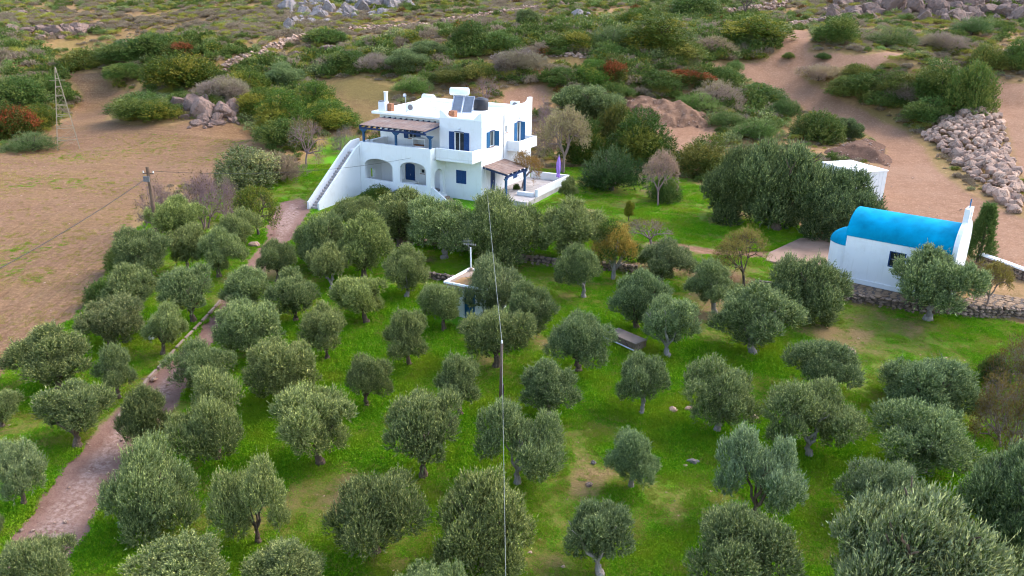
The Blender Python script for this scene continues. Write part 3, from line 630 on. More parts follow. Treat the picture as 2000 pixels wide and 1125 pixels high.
# ---------------------------------------------------------------- things on and around the house
def ac_unit(x, y, rz, label):
    t = empty('air_conditioner', hw(x, y, 7.46), HOUSE_RZ+rz); tag(t, label, 'air conditioner', 'air conditioner units on the roof')
    m = MB(); m.box(-0.45, 0.45, -0.18, 0.18, 0.12, 0.82); m.build('casing', M['acw'], t, 0.02)
    m = MB(); m.tube([(0.08, -0.181, 0.47), (0.08, -0.2, 0.47)], 0.27, 16); m.build('fan_grille', M['grille'], t)
    for s_ in (-0.35, 0.35): m = MB(); m.box(s_-0.04, s_+0.04, -0.2, 0.2, 0, 0.12); m.build('foot', M['metal'], t)
ac_unit(-9.3, 2.4, 0.15, 'air conditioner box on the roof near the chimney'); ac_unit(-1.6, 9.9, 0.0, 'air conditioner box at the back right corner of the roof')
t = empty('solar_water_heater', hw(-5.2, 4.6, 7.46), HOUSE_RZ+0.35); tag(t, 'solar water heater with pale blue tank and slanted panel on the roof', 'water heater')
m = MB(); m.tube([(-0.95, 0.9, 1.95), (-0.88, 0.9, 1.95), (0.88, 0.9, 1.95), (0.95, 0.9, 1.95)], [0.3, 0.38, 0.38, 0.3], 18); m.build('tank', M['tankwhite'], t)
for xx in (0.05, 1.1):
    m = MB(); m.add([(xx-0.5, -1.3, 0.15), (xx+0.5, -1.3, 0.15), (xx+0.5, 0.55, 1.5), (xx-0.5, 0.55, 1.5), (xx-0.5, -1.35, 0.22), (xx+0.5, -1.35, 0.22), (xx+0.5, 0.5, 1.57), (xx-0.5, 0.5, 1.57)], [(0,3,2,1),(4,5,6,7),(0,1,5,4),(1,2,6,5),(2,3,7,6),(3,0,4,7)])
    c_ = m.build('collector', M['metal'], t); m = MB(); m.add([(xx-0.44, -1.3, 0.265), (xx+0.44, -1.3, 0.265), (xx+0.44, 0.45, 1.54), (xx-0.44, 0.45, 1.54)], [(0,1,2,3)]); m.build('pane', M['panel'], c_)
for xx in (-0.6, 0.6):
    m = MB(); m.bar((xx, 0.9, 0), (xx, 0.9, 1.6), 0.06, 0.06); m.bar((xx, -0.9, 0.0), (xx, 0.9, 1.3), 0.05, 0.05); m.bar((xx, 0.9, 0.1), (xx, -0.2, 0.6), 0.05, 0.05); m.build('stand', M['metal'], t)
t = empty('water_tank', hw(-4.3, 7.6, 7.46), HOUSE_RZ); tag(t, 'black plastic water tank on the roof behind the solar panel', 'water tank')
m = MB(); m.tube([(0, 0, 0), (0, 0, 0.05), (0, 0, 1.0), (0, 0, 1.08)], [0.72, 0.76, 0.78, 0.7], 24); m.build('tank', M['black'], t)
m = MB(); m.tube([(0, 0, 1.08), (0, 0, 1.2), (0, 0, 1.24)], [0.7, 0.35, 0.28], 20); m.build('lid', M['black'], t)
t = empty('old_water_heater', hw(-9.6, 6.2, 7.46), HOUSE_RZ-0.2); tag(t, 'low white water heater drum on a metal frame, left side of the roof', 'water heater')
m = MB(); m.tube([(-0.75, 0, 1.0), (-0.68, 0, 1.0), (0.68, 0, 1.0), (0.75, 0, 1.0)], [0.26, 0.33, 0.33, 0.26], 16); m.build('tank', M['acw'], t)
for xx in (-0.5, 0.5):
    m = MB(); m.bar((xx, -0.3, 0), (xx, 0, 0.75), 0.05, 0.05); m.bar((xx, 0.35, 0), (xx, 0, 0.75), 0.05, 0.05); m.bar((xx, -0.3, 0.1), (xx, 0.35, 0.1), 0.05, 0.05); m.build('stand', M['metal'], t)
m = MB(); m.bar((0.9, -0.5, 0.75), (2.3, -1.2, 0.1), 0.5, 0.06); m.build('collector', M['metal'], t)
t = empty('dish_mast', hw(-10.9, 4.0, 7.46), HOUSE_RZ); tag(t, 'thin mast with small grey dish standing on the roof beside chimney', 'antenna')
m = MB(); m.tube([(0, 0, 0), (0, 0, 1.5)], 0.03, 6); m.build('mast', M['metal'], t)
m = MB(); m.tube([(0, -0.02, 1.35), (0, -0.10, 1.35), (0, -0.16, 1.35)], [0.04, 0.17, 0.2], 14, False); m.build('dish', M['metal'], t)
t = empty('aerial', hw(-5.3, 2.0, 7.46), HOUSE_RZ); tag(t, 'thin bare aerial rod on the roof in front of the solar heater', 'antenna')
m = MB(); m.tube([(0, 0, 0), (0, 0, 1.25)], 0.022, 5); m.build('mast', M['metal'], t); m = MB(); m.bar((-0.3, 0, 1.05), (0.3, 0, 1.05), 0.02, 0.02); m.build('crossbar', M['metal'], t)
# table under the arcade
t = empty('porch_table', hw(-7.2, -1.3, 0.75), HOUSE_RZ); tag(t, 'white table with benches standing under the right arch', 'table')
m = MB(); m.box(-0.9, 0.9, -0.4, 0.4, 0.72, 0.79); m.build('tabletop', M['frame'], t)
for sx in (-0.8, 0.8):
    for sy in (-0.32, 0.32): m = MB(); m.box(sx-0.05, sx+0.05, sy-0.05, sy+0.05, 0, 0.72); m.build('leg', M['frame'], t)
b = empty('porch_bench', hw(-7.2, -0.55, 0.75), HOUSE_RZ); tag(b, 'white bench behind the table under the right arch', 'bench')
m = MB(); m.box(-0.85, 0.85, -0.16, 0.16, 0.4, 0.46); m.build('seat', M['frame'], b)
for sx in (-0.7, 0.7): m = MB(); m.box(sx-0.05, sx+0.05, -0.14, 0.14, 0, 0.4); m.build('leg', M['frame'], b)
# folded parasol on the terrace corner
t = empty('folded_parasol', hw(4.05, 8.6, 0.6)); tag(t, 'folded purple parasol standing at the corner of the house terrace', 'parasol')
m = MB(); m.tube([(0, 0, 0.05), (0, 0, 3.0)], 0.025, 6); m.build('pole', M['frame'], t)
m = MB(); m.tube([(0, 0, 0), (0, 0, 0.08)], 0.28, 14); m.build('base', M['concrete'], t)
m = MB(); N = 14
zs = [0.75, 0.85, 1.1, 1.16, 1.6, 2.2, 2.65, 2.9]; rs = [0.16, 0.2, 0.13, 0.15, 0.22, 0.19, 0.1, 0.015]
vs = [((r*(1+(0.22 if k % 2 else -0.12)))*math.cos(2*PI*k/N), (r*(1+(0.22 if k % 2 else -0.12)))*math.sin(2*PI*k/N), z) for z, r in zip(zs, rs) for k in range(N)]
m.add(vs, [(i*N+k, i*N+(k+1) % N, (i+1)*N+(k+1) % N, (i+1)*N+k) for i in range(len(zs)-1) for k in range(N)]); cn = m.build('canopy', M['purple'], t)
m = MB(); m.tube([(0, 0, 1.09), (0, 0, 1.15)], 0.165, 12); m.build('strap', M['purple'], cn)

# ================================================================ the chapel
CH_L = (23.9, 56.5, 1.5); CH_RZ = math.radians(-38.25); CL, CW, CE = 6.85, 4.0, 3.5
_cx = np.array([math.cos(CH_RZ), math.sin(CH_RZ)]); _cy = np.array([-math.sin(CH_RZ), math.cos(CH_RZ)])
def cw(x, y, z=0.0):
    p = np.array(CH_L[:2])+_cx*x+_cy*y; return (p[0], p[1], CH_L[2]+z)
chapel = empty('chapel', CH_L, CH_RZ); tag(chapel, 'small white chapel with bright blue barrel roof beside the dirt road', 'chapel')
def arc(r, h, z, y0, N=20, a0=0.0): return [(y0-r*math.cos(PI*k/N), z+h*math.sin(PI*k/N)) for k in range(N+1)]
w = MB()
panel(w, 'y', 0, 0.3, 0, CL, -0.6, CE, [(3.0, 4.1, 1.75, 2.9)])
panel(w, 'y', CW-0.3, CW, 0, CL, -0.6, CE)
w.prism([(0.3, -0.6), (CW-0.3, -0.6), (CW-0.3, CE)]+arc(CW/2-0.3, 1.5, CE, CW/2)[::-1]+[(0.3, CE)], 'x', 0.001, 0.3)
N = 16
for k in range(N):      # apse drum
    a0 = PI/2+PI*k/N; a1 = PI/2+PI*(k+1)/N; r = 1.62; q = [(0.0+r*math.cos(a0), CW/2+r*math.sin(a0)), (0.0+r*math.cos(a1), CW/2+r*math.sin(a1)), (0.0+(r-0.25)*math.cos(a1), CW/2+(r-0.25)*math.sin(a1)), (0.0+(r-0.25)*math.cos(a0), CW/2+(r-0.25)*math.sin(a0))]
    w.prism(q, 'z', -0.6, 2.55)
w.build('wall', M['white'], chapel)
m = MB(); m.box(-0.06, CL+0.02, -0.07, -0.002, -0.6, 0.42); m.build('plinth', M['white'], chapel)
# facade gable with curved top and belfry
fc = MB(); fp = [(0, -0.6), (CW, -0.6), (CW, CE+0.25)]+[(CW/2+(CW/2)*math.cos(PI*k/20), CE+0.25+1.75*math.sin(PI*k/20)) for k in range(1, 20)]+[(0, CE+0.25)]
fc.prism(fp, 'x', CL+0.002, CL+0.3); facade = fc.build('facade', M['white'], chapel)
b_ = MB(); panel(b_, 'x', CL-0.02, CL+0.32, CW/2-0.6, CW/2+0.6, CE+1.6, CE+2.8, [(CW/2-0.2, CW/2+0.2, CE+2.0, CE+2.65, 0.2)]); bel = b_.build('belfry', M['white'], chapel)
b_ = MB(); b_.tube([(CL+0.15, CW/2, CE+2.6), (CL+0.15, CW/2, CE+2.5), (CL+0.15, CW/2, CE+2.3), (CL+0.15, CW/2, CE+2.26)], [0.03, 0.09, 0.12, 0.16], 10); b_.build('bell', M['metal'], bel)
b_ = MB(); b_.bar((CL+0.15, CW/2, CE+2.8), (CL+0.15, CW/2, CE+3.4), 0.07, 0.07); b_.bar((CL+0.15, CW/2-0.2, CE+3.18), (CL+0.15, CW/2+0.2, CE+3.18), 0.07, 0.07); b_.build('cross', M['bluelight'], bel)
d_ = MB(); d_.box(CL+0.301, CL+0.35, CW/2-0.5, CW/2+0.5, 0, 2.1); d_.build('door', M['blue'], chapel)
# barrel roof
r_ = MB(); NB = 28; o = arc(CW/2+0.02, 1.62, CE+0.02, CW/2, NB); i_ = arc(CW/2-0.2, 1.45, CE+0.02, CW/2, NB)
vs = [(x, p[0], p[1]) for x in (-0.08, CL) for p in o]; n_ = NB+1
r_.add(vs, [(k, k+1, n_+k+1, n_+k) for k in range(NB)], True); vs = [(x, p[0], p[1]) for x in (-0.08, CL) for p in i_]; r_.add(vs, [(k+1, k, n_+k, n_+k+1) for k in range(NB)], True)
r_.add([(-0.08, p[0], p[1]) for p in o]+[(-0.08, p[0], p[1]) for p in i_], [(k, k+1, n_+k+1, n_+k) for k in range(NB)])
r_.box(-0.08, CL, -0.05, 0.02, CE-0.06, CE+0.03)
roof = r_.build('roof', M['dome'], chapel)
a_ = MB(); NA = 20; NR = 8; vs = []
for j in range(NR+1):
    e = PI/2*j/NR
    for k in range(NA+1): a = PI/2+PI*k/NA; rr = 1.66*math.cos(e); vs.append((0.0+rr*math.cos(a), CW/2+rr*math.sin(a), 2.55+1.05*math.sin(e)))
a_.add(vs, [(j*(NA+1)+k, j*(NA+1)+k+1, (j+1)*(NA+1)+k+1, (j+1)*(NA+1)+k) for j in range(NR) for k in range(NA)], True); a_.build('apse_dome', M['dome'], chapel)
# chapel window: dark blue frame with bars
wf = MB(); wf.box(3.0, 3.08, 0.04, 0.12, 1.75, 2.9); wf.box(4.02, 4.1, 0.04, 0.12, 1.75, 2.9); wf.box(3.08, 4.02, 0.04, 0.12, 1.75, 1.83); wf.box(3.08, 4.02, 0.04, 0.12, 2.82, 2.9); wf.box(3.53, 3.57, 0.05, 0.11, 1.83, 2.82); wf.box(3.08, 4.02, 0.055, 0.105, 2.3, 2.34); wo = wf.build('window', M['blue'], chapel)
g_ = MB(); g_.box(3.08, 4.02, 0.13, 0.14, 1.83, 2.82); g_.build('pane', M['glass'], wo)
# concrete pad left of the chapel, flagged walkway in front
def slab_poly(name, px, z, th, mat, label, cat, kind='structure'):
    pts = [at_z(a, b, z)[:2] for a, b in px]; m = MB(); m.prism([tuple(p) for p in pts], 'z', z-th, z); return tag(m.build(name, mat, None, 0.03), label, cat, kind=kind)
slab_poly('concrete_pad', [(1582,456),(1640,462),(1640,540),(1575,522),(1495,508),(1503,492)], 1.78, 0.5, M['pad'], 'bare concrete pad between the almond tree and the chapel', 'pad')
walk = empty('walkway'); tag(walk, 'flagstone walkway along the front of the chapel', 'walkway', kind='structure')
def wc(p): d = np.array(p)-np.array(CH_L[:2]); return (float(d @ _cx), float(d @ _cy))
m = MB(); poly = [wc(p) for p in WALL_CHAPEL[1:]]+[(17.5, 5.2), (12, 4.6), (8.8, 4.0), (7.3, 0.0), (7.3, -0.1), (-0.8, -0.1), (-2.4, 0.9)]
m.prism([cw(*p)[:2] for p in poly], 'z', 1.0, 1.60); m.build('bed', M['earth'], walk)
rng = random.Random(5)
def in_poly(x, y, P):
    c = False
    for i in range(len(P)):
        a = P[i]; b = P[i-1]
        if (a[1] > y) != (b[1] > y) and x < (b[0]-a[0])*(y-a[1])/(b[1]-a[1])+a[0]: c = not c
    return c
flagm = []
for k in range(6):
    m = MB(); n = rng.choice((5, 6, 7)); m.prism([(0.29*rng.uniform(0.8, 1.15)*math.cos(2*PI*i/n), 0.24*rng.uniform(0.8, 1.15)*math.sin(2*PI*i/n)) for i in range(n)], 'z', -0.05, 0.03); flagm.append(m.mesh('flagstone', M['flag']))
y = min(p[1] for p in poly)+0.15; nf = 0
while y < 4.6:
    x = min(p[0] for p in poly)+rng.uniform(0, 0.4)
    while x < 19 and nf < 300:
        xx = x+rng.uniform(-0.06, 0.06); yy = y+rng.uniform(-0.06, 0.06)
        if in_poly(xx, yy, poly): p = cw(xx, yy); link('flagstone', rng.choice(flagm), walk, (p[0], p[1], 1.595+rng.uniform(0, 0.02)), (0, 0, rng.uniform(0, 6))); nf += 1
        x += 0.56
    y += 0.47

# ================================================================ pump shed in the grove
SH = (-4.26, 49.85); SRZ = math.radians(-27.6)
shed = empty('pump_shed', (SH[0], SH[1], 1.05), SRZ); tag(shed, 'small white flat roofed shed with blue door among the olive trees', 'shed')
w = MB(); panel(w, 'y', 0, 0.2, 0, 2.9, -0.3, 1.95, [(1.35, 2.15, -0.1, 1.8)]); panel(w, 'x', 0, 0.2, 0.202, 3.0, -0.3, 1.95); panel(w, 'x', 2.7, 2.9, 0.202, 3.0, -0.3, 1.95); panel(w, 'y', 2.8, 3.0, 0.202, 2.698, -0.3, 1.95); w.build('wall', M['white'], shed)
m = MB(); m.box(-0.12, 3.02, -0.12, 3.12, 1.952, 2.08); rf = m.build('roof', M['concrete'], shed)
m = MB(); m.box(-0.12, 3.02, -0.12, 0.02, 2.082, 2.2); m.box(-0.12, 3.02, 2.98, 3.12, 2.082, 2.2); m.box(-0.12, 0.02, 0.022, 2.978, 2.082, 2.2); m.box(2.88, 3.02, 0.022, 2.978, 2.082, 2.2); m.build('roof_rim', M['roofwhite'], rf)
m = MB(); m.prism([(0.3, 0.3), (1.5, 0.25), (1.7, 1.2), (0.9, 1.9), (0.35, 1.4)], 'z', 2.0825, 2.087); m.build('dirt_stain', mat_plain('rusty_mud', (0.33, 0.18, 0.07), 0.9, 0.25, 3), rf)
d_ = MB(); d_.box(1.36, 2.14, 0.05, 0.1, -0.1, 1.78); dd = d_.build('door', M['bluelight'], shed); d_ = MB(); d_.box(1.9, 1.98, 0.02, 0.048, 0.8, 0.95); d_.build('handle', M['metal'], dd)
m = MB(); m.box(0.3, 0.9, -0.04, -0.002, 1.2, 1.6); m.build('blue_panel', M['bluelight'], shed)
t = empty('television_mast', (SH[0]+1.5*math.cos(SRZ)-2.9*math.sin(SRZ)-0.0, SH[1]+1.5*math.sin(SRZ)+2.9*math.cos(SRZ), 3.2)); 
bp = at_z(920, 526, 3.25); t.location = tuple(bp); tag(t, 'pale mast with rusty television aerial on the shed roof', 'antenna')
m = MB(); m.tube([(0, 0, 0), (-0.03, 0, 1.55)], 0.045, 8); m.build('mast', M['frame'], t)
m = MB(); m.tube([(0, 0, -0.05), (0, 0, 0.12)], 0.12, 8); m.build('base', M['concrete'], t)
m = MB(); m.bar((-0.03, 0, 1.5), (-0.18, 0, 1.62), 0.03, 0.03); m.bar((-0.2, 0, 1.45), (-0.2, 0, 2.2), 0.03, 0.03); m.bar((-0.5, 0.1, 1.75), (0.35, -0.1, 1.72), 0.03, 0.03)
for k in range(6): x = -0.45+k*0.15; m.bar((x, -0.25, 1.74), (x, 0.25, 1.74), 0.015, 0.015)
for k in range(3): m.bar((-0.55, -0.2, 1.9+k*0.1), (0.1, -0.2, 1.88+k*0.1), 0.015, 0.015)
m.build('aerial', M['grille'], t)

# ================================================================ white box building by the dirt road
CB = [(31.24, 82.54), (32.97, 77.74), (35.71, 80.02)]
ang = math.atan2(CB[1][1]-CB[0][1], CB[1][0]-CB[0][0]); lx = math.hypot(CB[1][0]-CB[0][0], CB[1][1]-CB[0][1])
ct = empty('site_cabin', (CB[0][0], CB[0][1], 2.4), ang); tag(ct, 'plain white flat roofed cabin half hidden behind large olive trees', 'cabin')
m = MB(); m.box(0, lx, 0, 3.5, -0.3, 2.7); m.build('wall', M['acw'], ct)
m = MB(); m.box(-0.08, lx+0.08, -0.08, 3.58, 2.702, 2.8); m.build('roof', M['roofwhite'], ct)
m = MB()
for k in range(1, 8): m.box(lx+0.002, lx+0.02, 3.5*k/8-0.02, 3.5*k/8+0.02, 0, 2.7)
m.build('rib', M['frame'], ct)

# ================================================================ lattice tower, poles, wires
tb = ground(134, 289); tt = 9.0
tw = empty('lattice_tower', tuple(tb), 0.5); tag(tw, 'tall thin pale lattice tower standing at the edge of the field', 'tower')
B = 1.15; cor = [(-B, -B), (B, -B), (B, B), (-B, B)]
def tp(c, f): return (c[0]*(1-f*0.96), c[1]*(1-f*0.96), tt*f)
for c in cor: m = MB(); m.bar(tp(c, -0.03), tp(c, 1), 0.085, 0.085); m.build('leg', M['lattice'], tw)
for i, f in enumerate((0.12, 0.27, 0.42, 0.55, 0.67, 0.78, 0.88)):
    m = MB()
    for k in range(4): m.bar(tp(cor[k], f), tp(cor[(k+1) % 4], f), 0.06, 0.06)
    m.build('ring', M['lattice'], tw)
lv = (0.0, 0.12, 0.27, 0.42, 0.55, 0.67, 0.78)
for k in range(4):
    m = MB()
    for i in range(len(lv)-1): m.bar(tp(cor[k], lv[i]), tp(cor[(k+1) % 4], lv[i+1]), 0.025, 0.025)
    m.build('brace', M['lattice'], tw)
m = MB(); m.bar((-0.8, 0, tt*0.86), (0.8, 0, tt*0.86), 0.05, 0.05); m.tube([(0, 0, tt*0.95), (0, 0, tt*1.02)], 0.1, 6); m.build('head', M['lattice'], tw)
def plumb_top(px, py, base):
    d = rays(px, py)[0]; t = math.hypot(base[0], base[1])/math.hypot(d[0], d[1]); return CAMH+d[2]*t
pb = ground(977, 806); zt1 = plumb_top(975, 670, pb)
pole = empty('cable_pole', tuple(pb)); tag(pole, 'short wooden cable pole in the middle of the olive grove', 'pole')
hp = zt1-pb[2]; m = MB(); m.tube([(0, 0, -0.4), (0.02, 0, hp*0.5), (0.03, 0, hp)], [0.10, 0.085, 0.075], 10); m.build('post', M['wood'], pole)
m = MB(); m.bar((0.13, 0, -0.3), (0.11, 0.0, hp*0.42), 0.1, 0.12); m.build('brace_post', M['wood'], pole)
m = MB(); m.tube([(0.03, 0, hp), (0.03, 0, hp+0.14)], [0.05, 0.035], 8); m.build('insulator', M['frame'], pole)
lb = ground(312, 488); zt2 = plumb_top(291, 326, lb)
lp = empty('power_pole', tuple(lb)); tag(lp, 'weathered wooden utility pole rising from the olive trees beside the field', 'pole')
top_l = at_z(291, 326, zt2); hl = zt2-lb[2]; offs = np.array([top_l[0]-lb[0], top_l[1]-lb[1]])*0.0
m = MB(); m.tube([(0, 0, -0.5), (-0.05, 0, hl*0.5), (-0.1, 0, hl)], [0.17, 0.15, 0.12], 10); m.build('post', M['wood'], lp)
m = MB(); m.box(-0.45, 0.0, -0.2, -0.05, hl-1.1, hl-0.7); m.build('junction_box', M['grille'], lp)
m = MB(); m.bar((-0.5, 0, hl-0.5), (0.35, 0, hl-0.5), 0.08, 0.08); m.build('crossarm', M['wood'], lp)
for s_ in (-0.45, 0.3): m = MB(); m.tube([(s_, 0, hl-0.46), (s_, 0, hl-0.3)], [0.05, 0.03], 6); m.build('insulator', M['frame'], lp)
def wire(a, b, sag, r, mat, label):
    a = np.array(a); b = np.array(b); pts = [a+(b-a)*k/24-np.array([0, 0, 4*sag*(k/24)*(1-k/24)]) for k in range(25)]
    m = MB(); m.tube([tuple(p) for p in pts], r, 5); return tag(m.build('overhead_cable', mat), label, 'cable')
ptop = (pb[0]+0.03, pb[1], zt1+0.1)
wire(hw(0.08, -0.1, 7.0), ptop, 0.5, 0.012, M['cablepale'], 'pale overhead cable from the house corner down to the grove pole')
wire(ptop, (0.15, 12.0, 5.6), 0.1, 0.008, M['cablepale'], 'pale overhead cable from the grove pole towards the viewer')
ltop = (lb[0]-0.1, lb[1], zt2-0.75)
e1 = CO+rays(-60, 556)[0]*(40/rays(-60, 556)[0][1])
wire(ltop, e1, 0.25, 0.024, M['cable'], 'thick dark overhead cable crossing the ploughed field')
wire((lb[0], lb[1], zt2-0.3), hw(-6.0, -2.62, 4.1), 0.7, 0.014, M['cable'], 'thin dark overhead cable from the field pole to the house arcade')
#==PART3==
# ================================================================ foliage makers
FWD = CR @ np.array([0, 0, -1.0])
def unit(v): return v/np.maximum(np.linalg.norm(v, axis=-1, keepdims=True), 1e-9)
def leaf_mesh(name, pos, dirs, n_per, L, Wd, slen, spread, rs, mat, tone_var=0.3, extra_tip=0.0, tipbase=None):
    """leaf blades set along short sprigs"""
    S_ = len(pos); n = S_*n_per
    t = (np.tile(np.arange(n_per), (S_, 1))+rs.rand(S_, n_per))/n_per
    base = pos[:, None, :]+dirs[:, None, :]*(slen[:, None]*t)[..., None]
    rnd = unit(rs.randn(S_, n_per, 3)); ld = unit(dirs[:, None, :]*(1-spread)+rnd*spread+np.array([0, 0, 0.08]))
    side = unit(np.cross(ld, unit(rs.randn(S_, n_per, 3)))); ll = L*rs.uniform(0.7, 1.25, (S_, n_per))[..., None]; ww = Wd*1.0*rs.uniform(0.8, 1.2, (S_, n_per))[..., None]
    v = np.stack([base+side*ww*0.5+ld*ll*0.1, base+ld*ll, base-side*ww*0.5+ld*ll*0.1], 2).reshape(-1, 3)
    tone = np.clip(rs.rand(S_)[:, None]*0.45+rs.randn(S_, n_per)*tone_var*0.5+0.2, 0, 1); tip = np.clip(t*0.85+rs.randn(S_, n_per)*0.22+extra_tip*rs.rand(S_)[:, None], 0, 1)
    if tipbase is not None: tip = np.clip(tip*0.45+tipbase[:, None], 0, 1)
    me = bpy.data.meshes.new(name); me.vertices.add(3*n); me.vertices.foreach_set('co', v.astype(np.float32).ravel())
    me.loops.add(3*n); me.loops.foreach_set('vertex_index', np.arange(3*n, dtype=np.int32)); me.polygons.add(n)
    me.polygons.foreach_set('loop_start', np.arange(0, 3*n, 3, dtype=np.int32)); me.polygons.foreach_set('loop_total', np.full(n, 3, np.int32)); me.update()
    for nm, arr in (('tone', tone), ('tip', tip)):
        a = me.attributes.new(nm, 'FLOAT', 'POINT'); a.data.foreach_set('value', np.repeat(arr.ravel(), 3).astype(np.float32))
    if mat: me.materials.append(mat)
    return me, v
def sprigs_on_lobes(lobes, n, rs, up=0.55, low=-0.75, fill=0.25):
    """sprig roots and directions spread over the skins of several lobes"""
    c = np.array([l[0] for l in lobes]); r = np.array([l[1] for l in lobes]); wgt = r[:, 0]*r[:, 2]; wgt = wgt/wgt.sum()
    k = rs.choice(len(lobes), n*2, p=wgt); d = unit(rs.randn(n*2, 3)); keep = d[:, 2] > low; k = k[keep][:n]; d = d[keep][:n]
    rad = 1-fill*rs.rand(len(k))**1.5; p = c[k]+d*r[k]*rad[:, None]*np.clip(1+0.16*np.sin(d[:, 0:1]*7+k[:, None])+0.1*np.sin(d[:, 1:2]*11), 0.6, 1.3)
    dr = unit(d*0.75+np.array([0, 0, up])+rs.randn(len(k), 3)*0.22)
    global LAST_K
    LAST_K = k
    return p, dr
def limb(mb, a, b, ra, rb, rs, n=7, wob=0.12, seg=5):
    a = np.array(a, float); b = np.array(b, float); L = np.linalg.norm(b-a); pts = []
    for i in range(seg+1):
        t = i/seg; q = a+(b-a)*t
        if 0 < i < seg: q = q+rs.randn(3)*wob*L*0.35
        pts.append(tuple(q))
    mb.tube(pts, [ra+(rb-ra)*i/seg for i in range(seg+1)], n); return pts
def extent(v, q=1.0):
    h = np.hypot(v[:, 0], v[:, 1]); return 2*float(np.percentile(h, 97)), float(np.percentile(v[:, 2], 99.6))
def olive_proto(seed, W_=4.6, H_=4.2, stem=0.20, nlobes=11, nsprig=7200, lean=0.0, twin=False, flat=0.62, drop=0.44):
    rs = np.random.RandomState(seed); R_ = W_/2; tr = MB(); lob = []
    fork = np.array([lean*0.5, rs.uniform(-0.15, 0.15), H_*stem])
    limb(tr, (0, 0, -0.45), fork, 0.25, 0.18, rs, 9, 0.13, 5); tr.tube([(0, 0, -0.45), (0, 0, 0.05), (0.02, 0.02, 0.3)], [0.36, 0.31, 0.24], 9)
    nl = 5 if not twin else 4
    for i in range(nl):
        a = 2*PI*i/nl+rs.uniform(-0.4, 0.4); rr = R_*rs.uniform(0.32, 0.6); z = H_*rs.uniform(0.5, 0.66)
        e = np.array([math.cos(a)*rr+lean, math.sin(a)*rr*(0.8 if not twin else 0.55), z]); limb(tr, fork, e, 0.13, 0.055, rs, 6, 0.14, 5)
        for j in range(2):
            e2 = e+np.array([math.cos(a+rs.uniform(-1, 1))*0.5, math.sin(a+rs.uniform(-1, 1))*0.5, rs.uniform(0.35, 0.8)]); limb(tr, e, e2, 0.05, 0.018, rs, 5, 0.12, 3)
    cz = H_*(1.0-drop); cand = []
    for i in range(nlobes):
        best = None
        for _ in range(14):
            dv = unit(rs.randn(3)); dv[2] = abs(dv[2])*1.0 if rs.rand() < 0.62 else -abs(dv[2])*0.8
            k = rs.uniform(0.5, 1.3); q = np.array([dv[0]*R_*0.64*k, dv[1]*R_*0.64*k, cz+dv[2]*(H_*0.30 if dv[2] > 0 else H_*0.30*(drop/0.44))*k])
            dm = min([np.linalg.norm((q-c_)/np.array([1, 1, 0.8])) for c_ in cand] or [9])
            if best is None or dm > best[0]: best = (dm, q)
        q = best[1]; cand.append(q); s_ = R_*rs.uniform(0.19, 0.42); cx, cy, z = q[0]+lean, q[1], q[2]
        if twin: cx = cx*0.78+(R_*0.42 if q[0] > 0 else -R_*0.45); z += (-0.4 if q[0] > 0 else 0.15)
        lob.append(((cx, cy, max(s_*0.45, min(z, H_-s_*0.75))), (s_, s_, s_*rs.uniform(flat+0.15, 1.1))))
    for i in range(4): lob.append(((rs.uniform(-0.3, 0.3)*R_+lean, rs.uniform(-0.3, 0.3)*R_, cz+rs.uniform(-0.1, 0.15)*H_), (R_*0.4, R_*0.4, H_*0.16)))
    p, d = sprigs_on_lobes(lob, nsprig, rs, 0.7, -0.35, 0.18)
    ins = np.zeros(len(p), bool)
    for c_, r_ in lob[:nlobes]: ins |= (((p-np.array(c_))/np.array(r_))**2).sum(1) < 0.62
    p = p[~ins]; d = d[~ins]
    pc_, dc_ = sprigs_on_lobes([(c_, tuple(0.6*np.array(r_))) for c_, r_ in lob], nsprig//6, rs, 0.4, -0.8, 0.4); nsh = len(p); p = np.vstack([p, pc_]); d = np.vstack([d, dc_])
    sl = rs.uniform(0.20, 0.44, len(p))*np.where(rs.rand(len(p)) < 0.10, 1.6, 1.0)
    big = np.where(np.arange(len(p)) < nsh, 1.0, 1.9)
    me, v = leaf_mesh('crown', p, d, 12, 0.115*big[:, None, None], 0.037*big[:, None, None], sl, 0.42, rs, M['olive'])
    tm = tr.mesh('trunk', M['bark']); w_, h_ = extent(v); return dict(trunk=tm, crown=me, w=w_, h=h_)
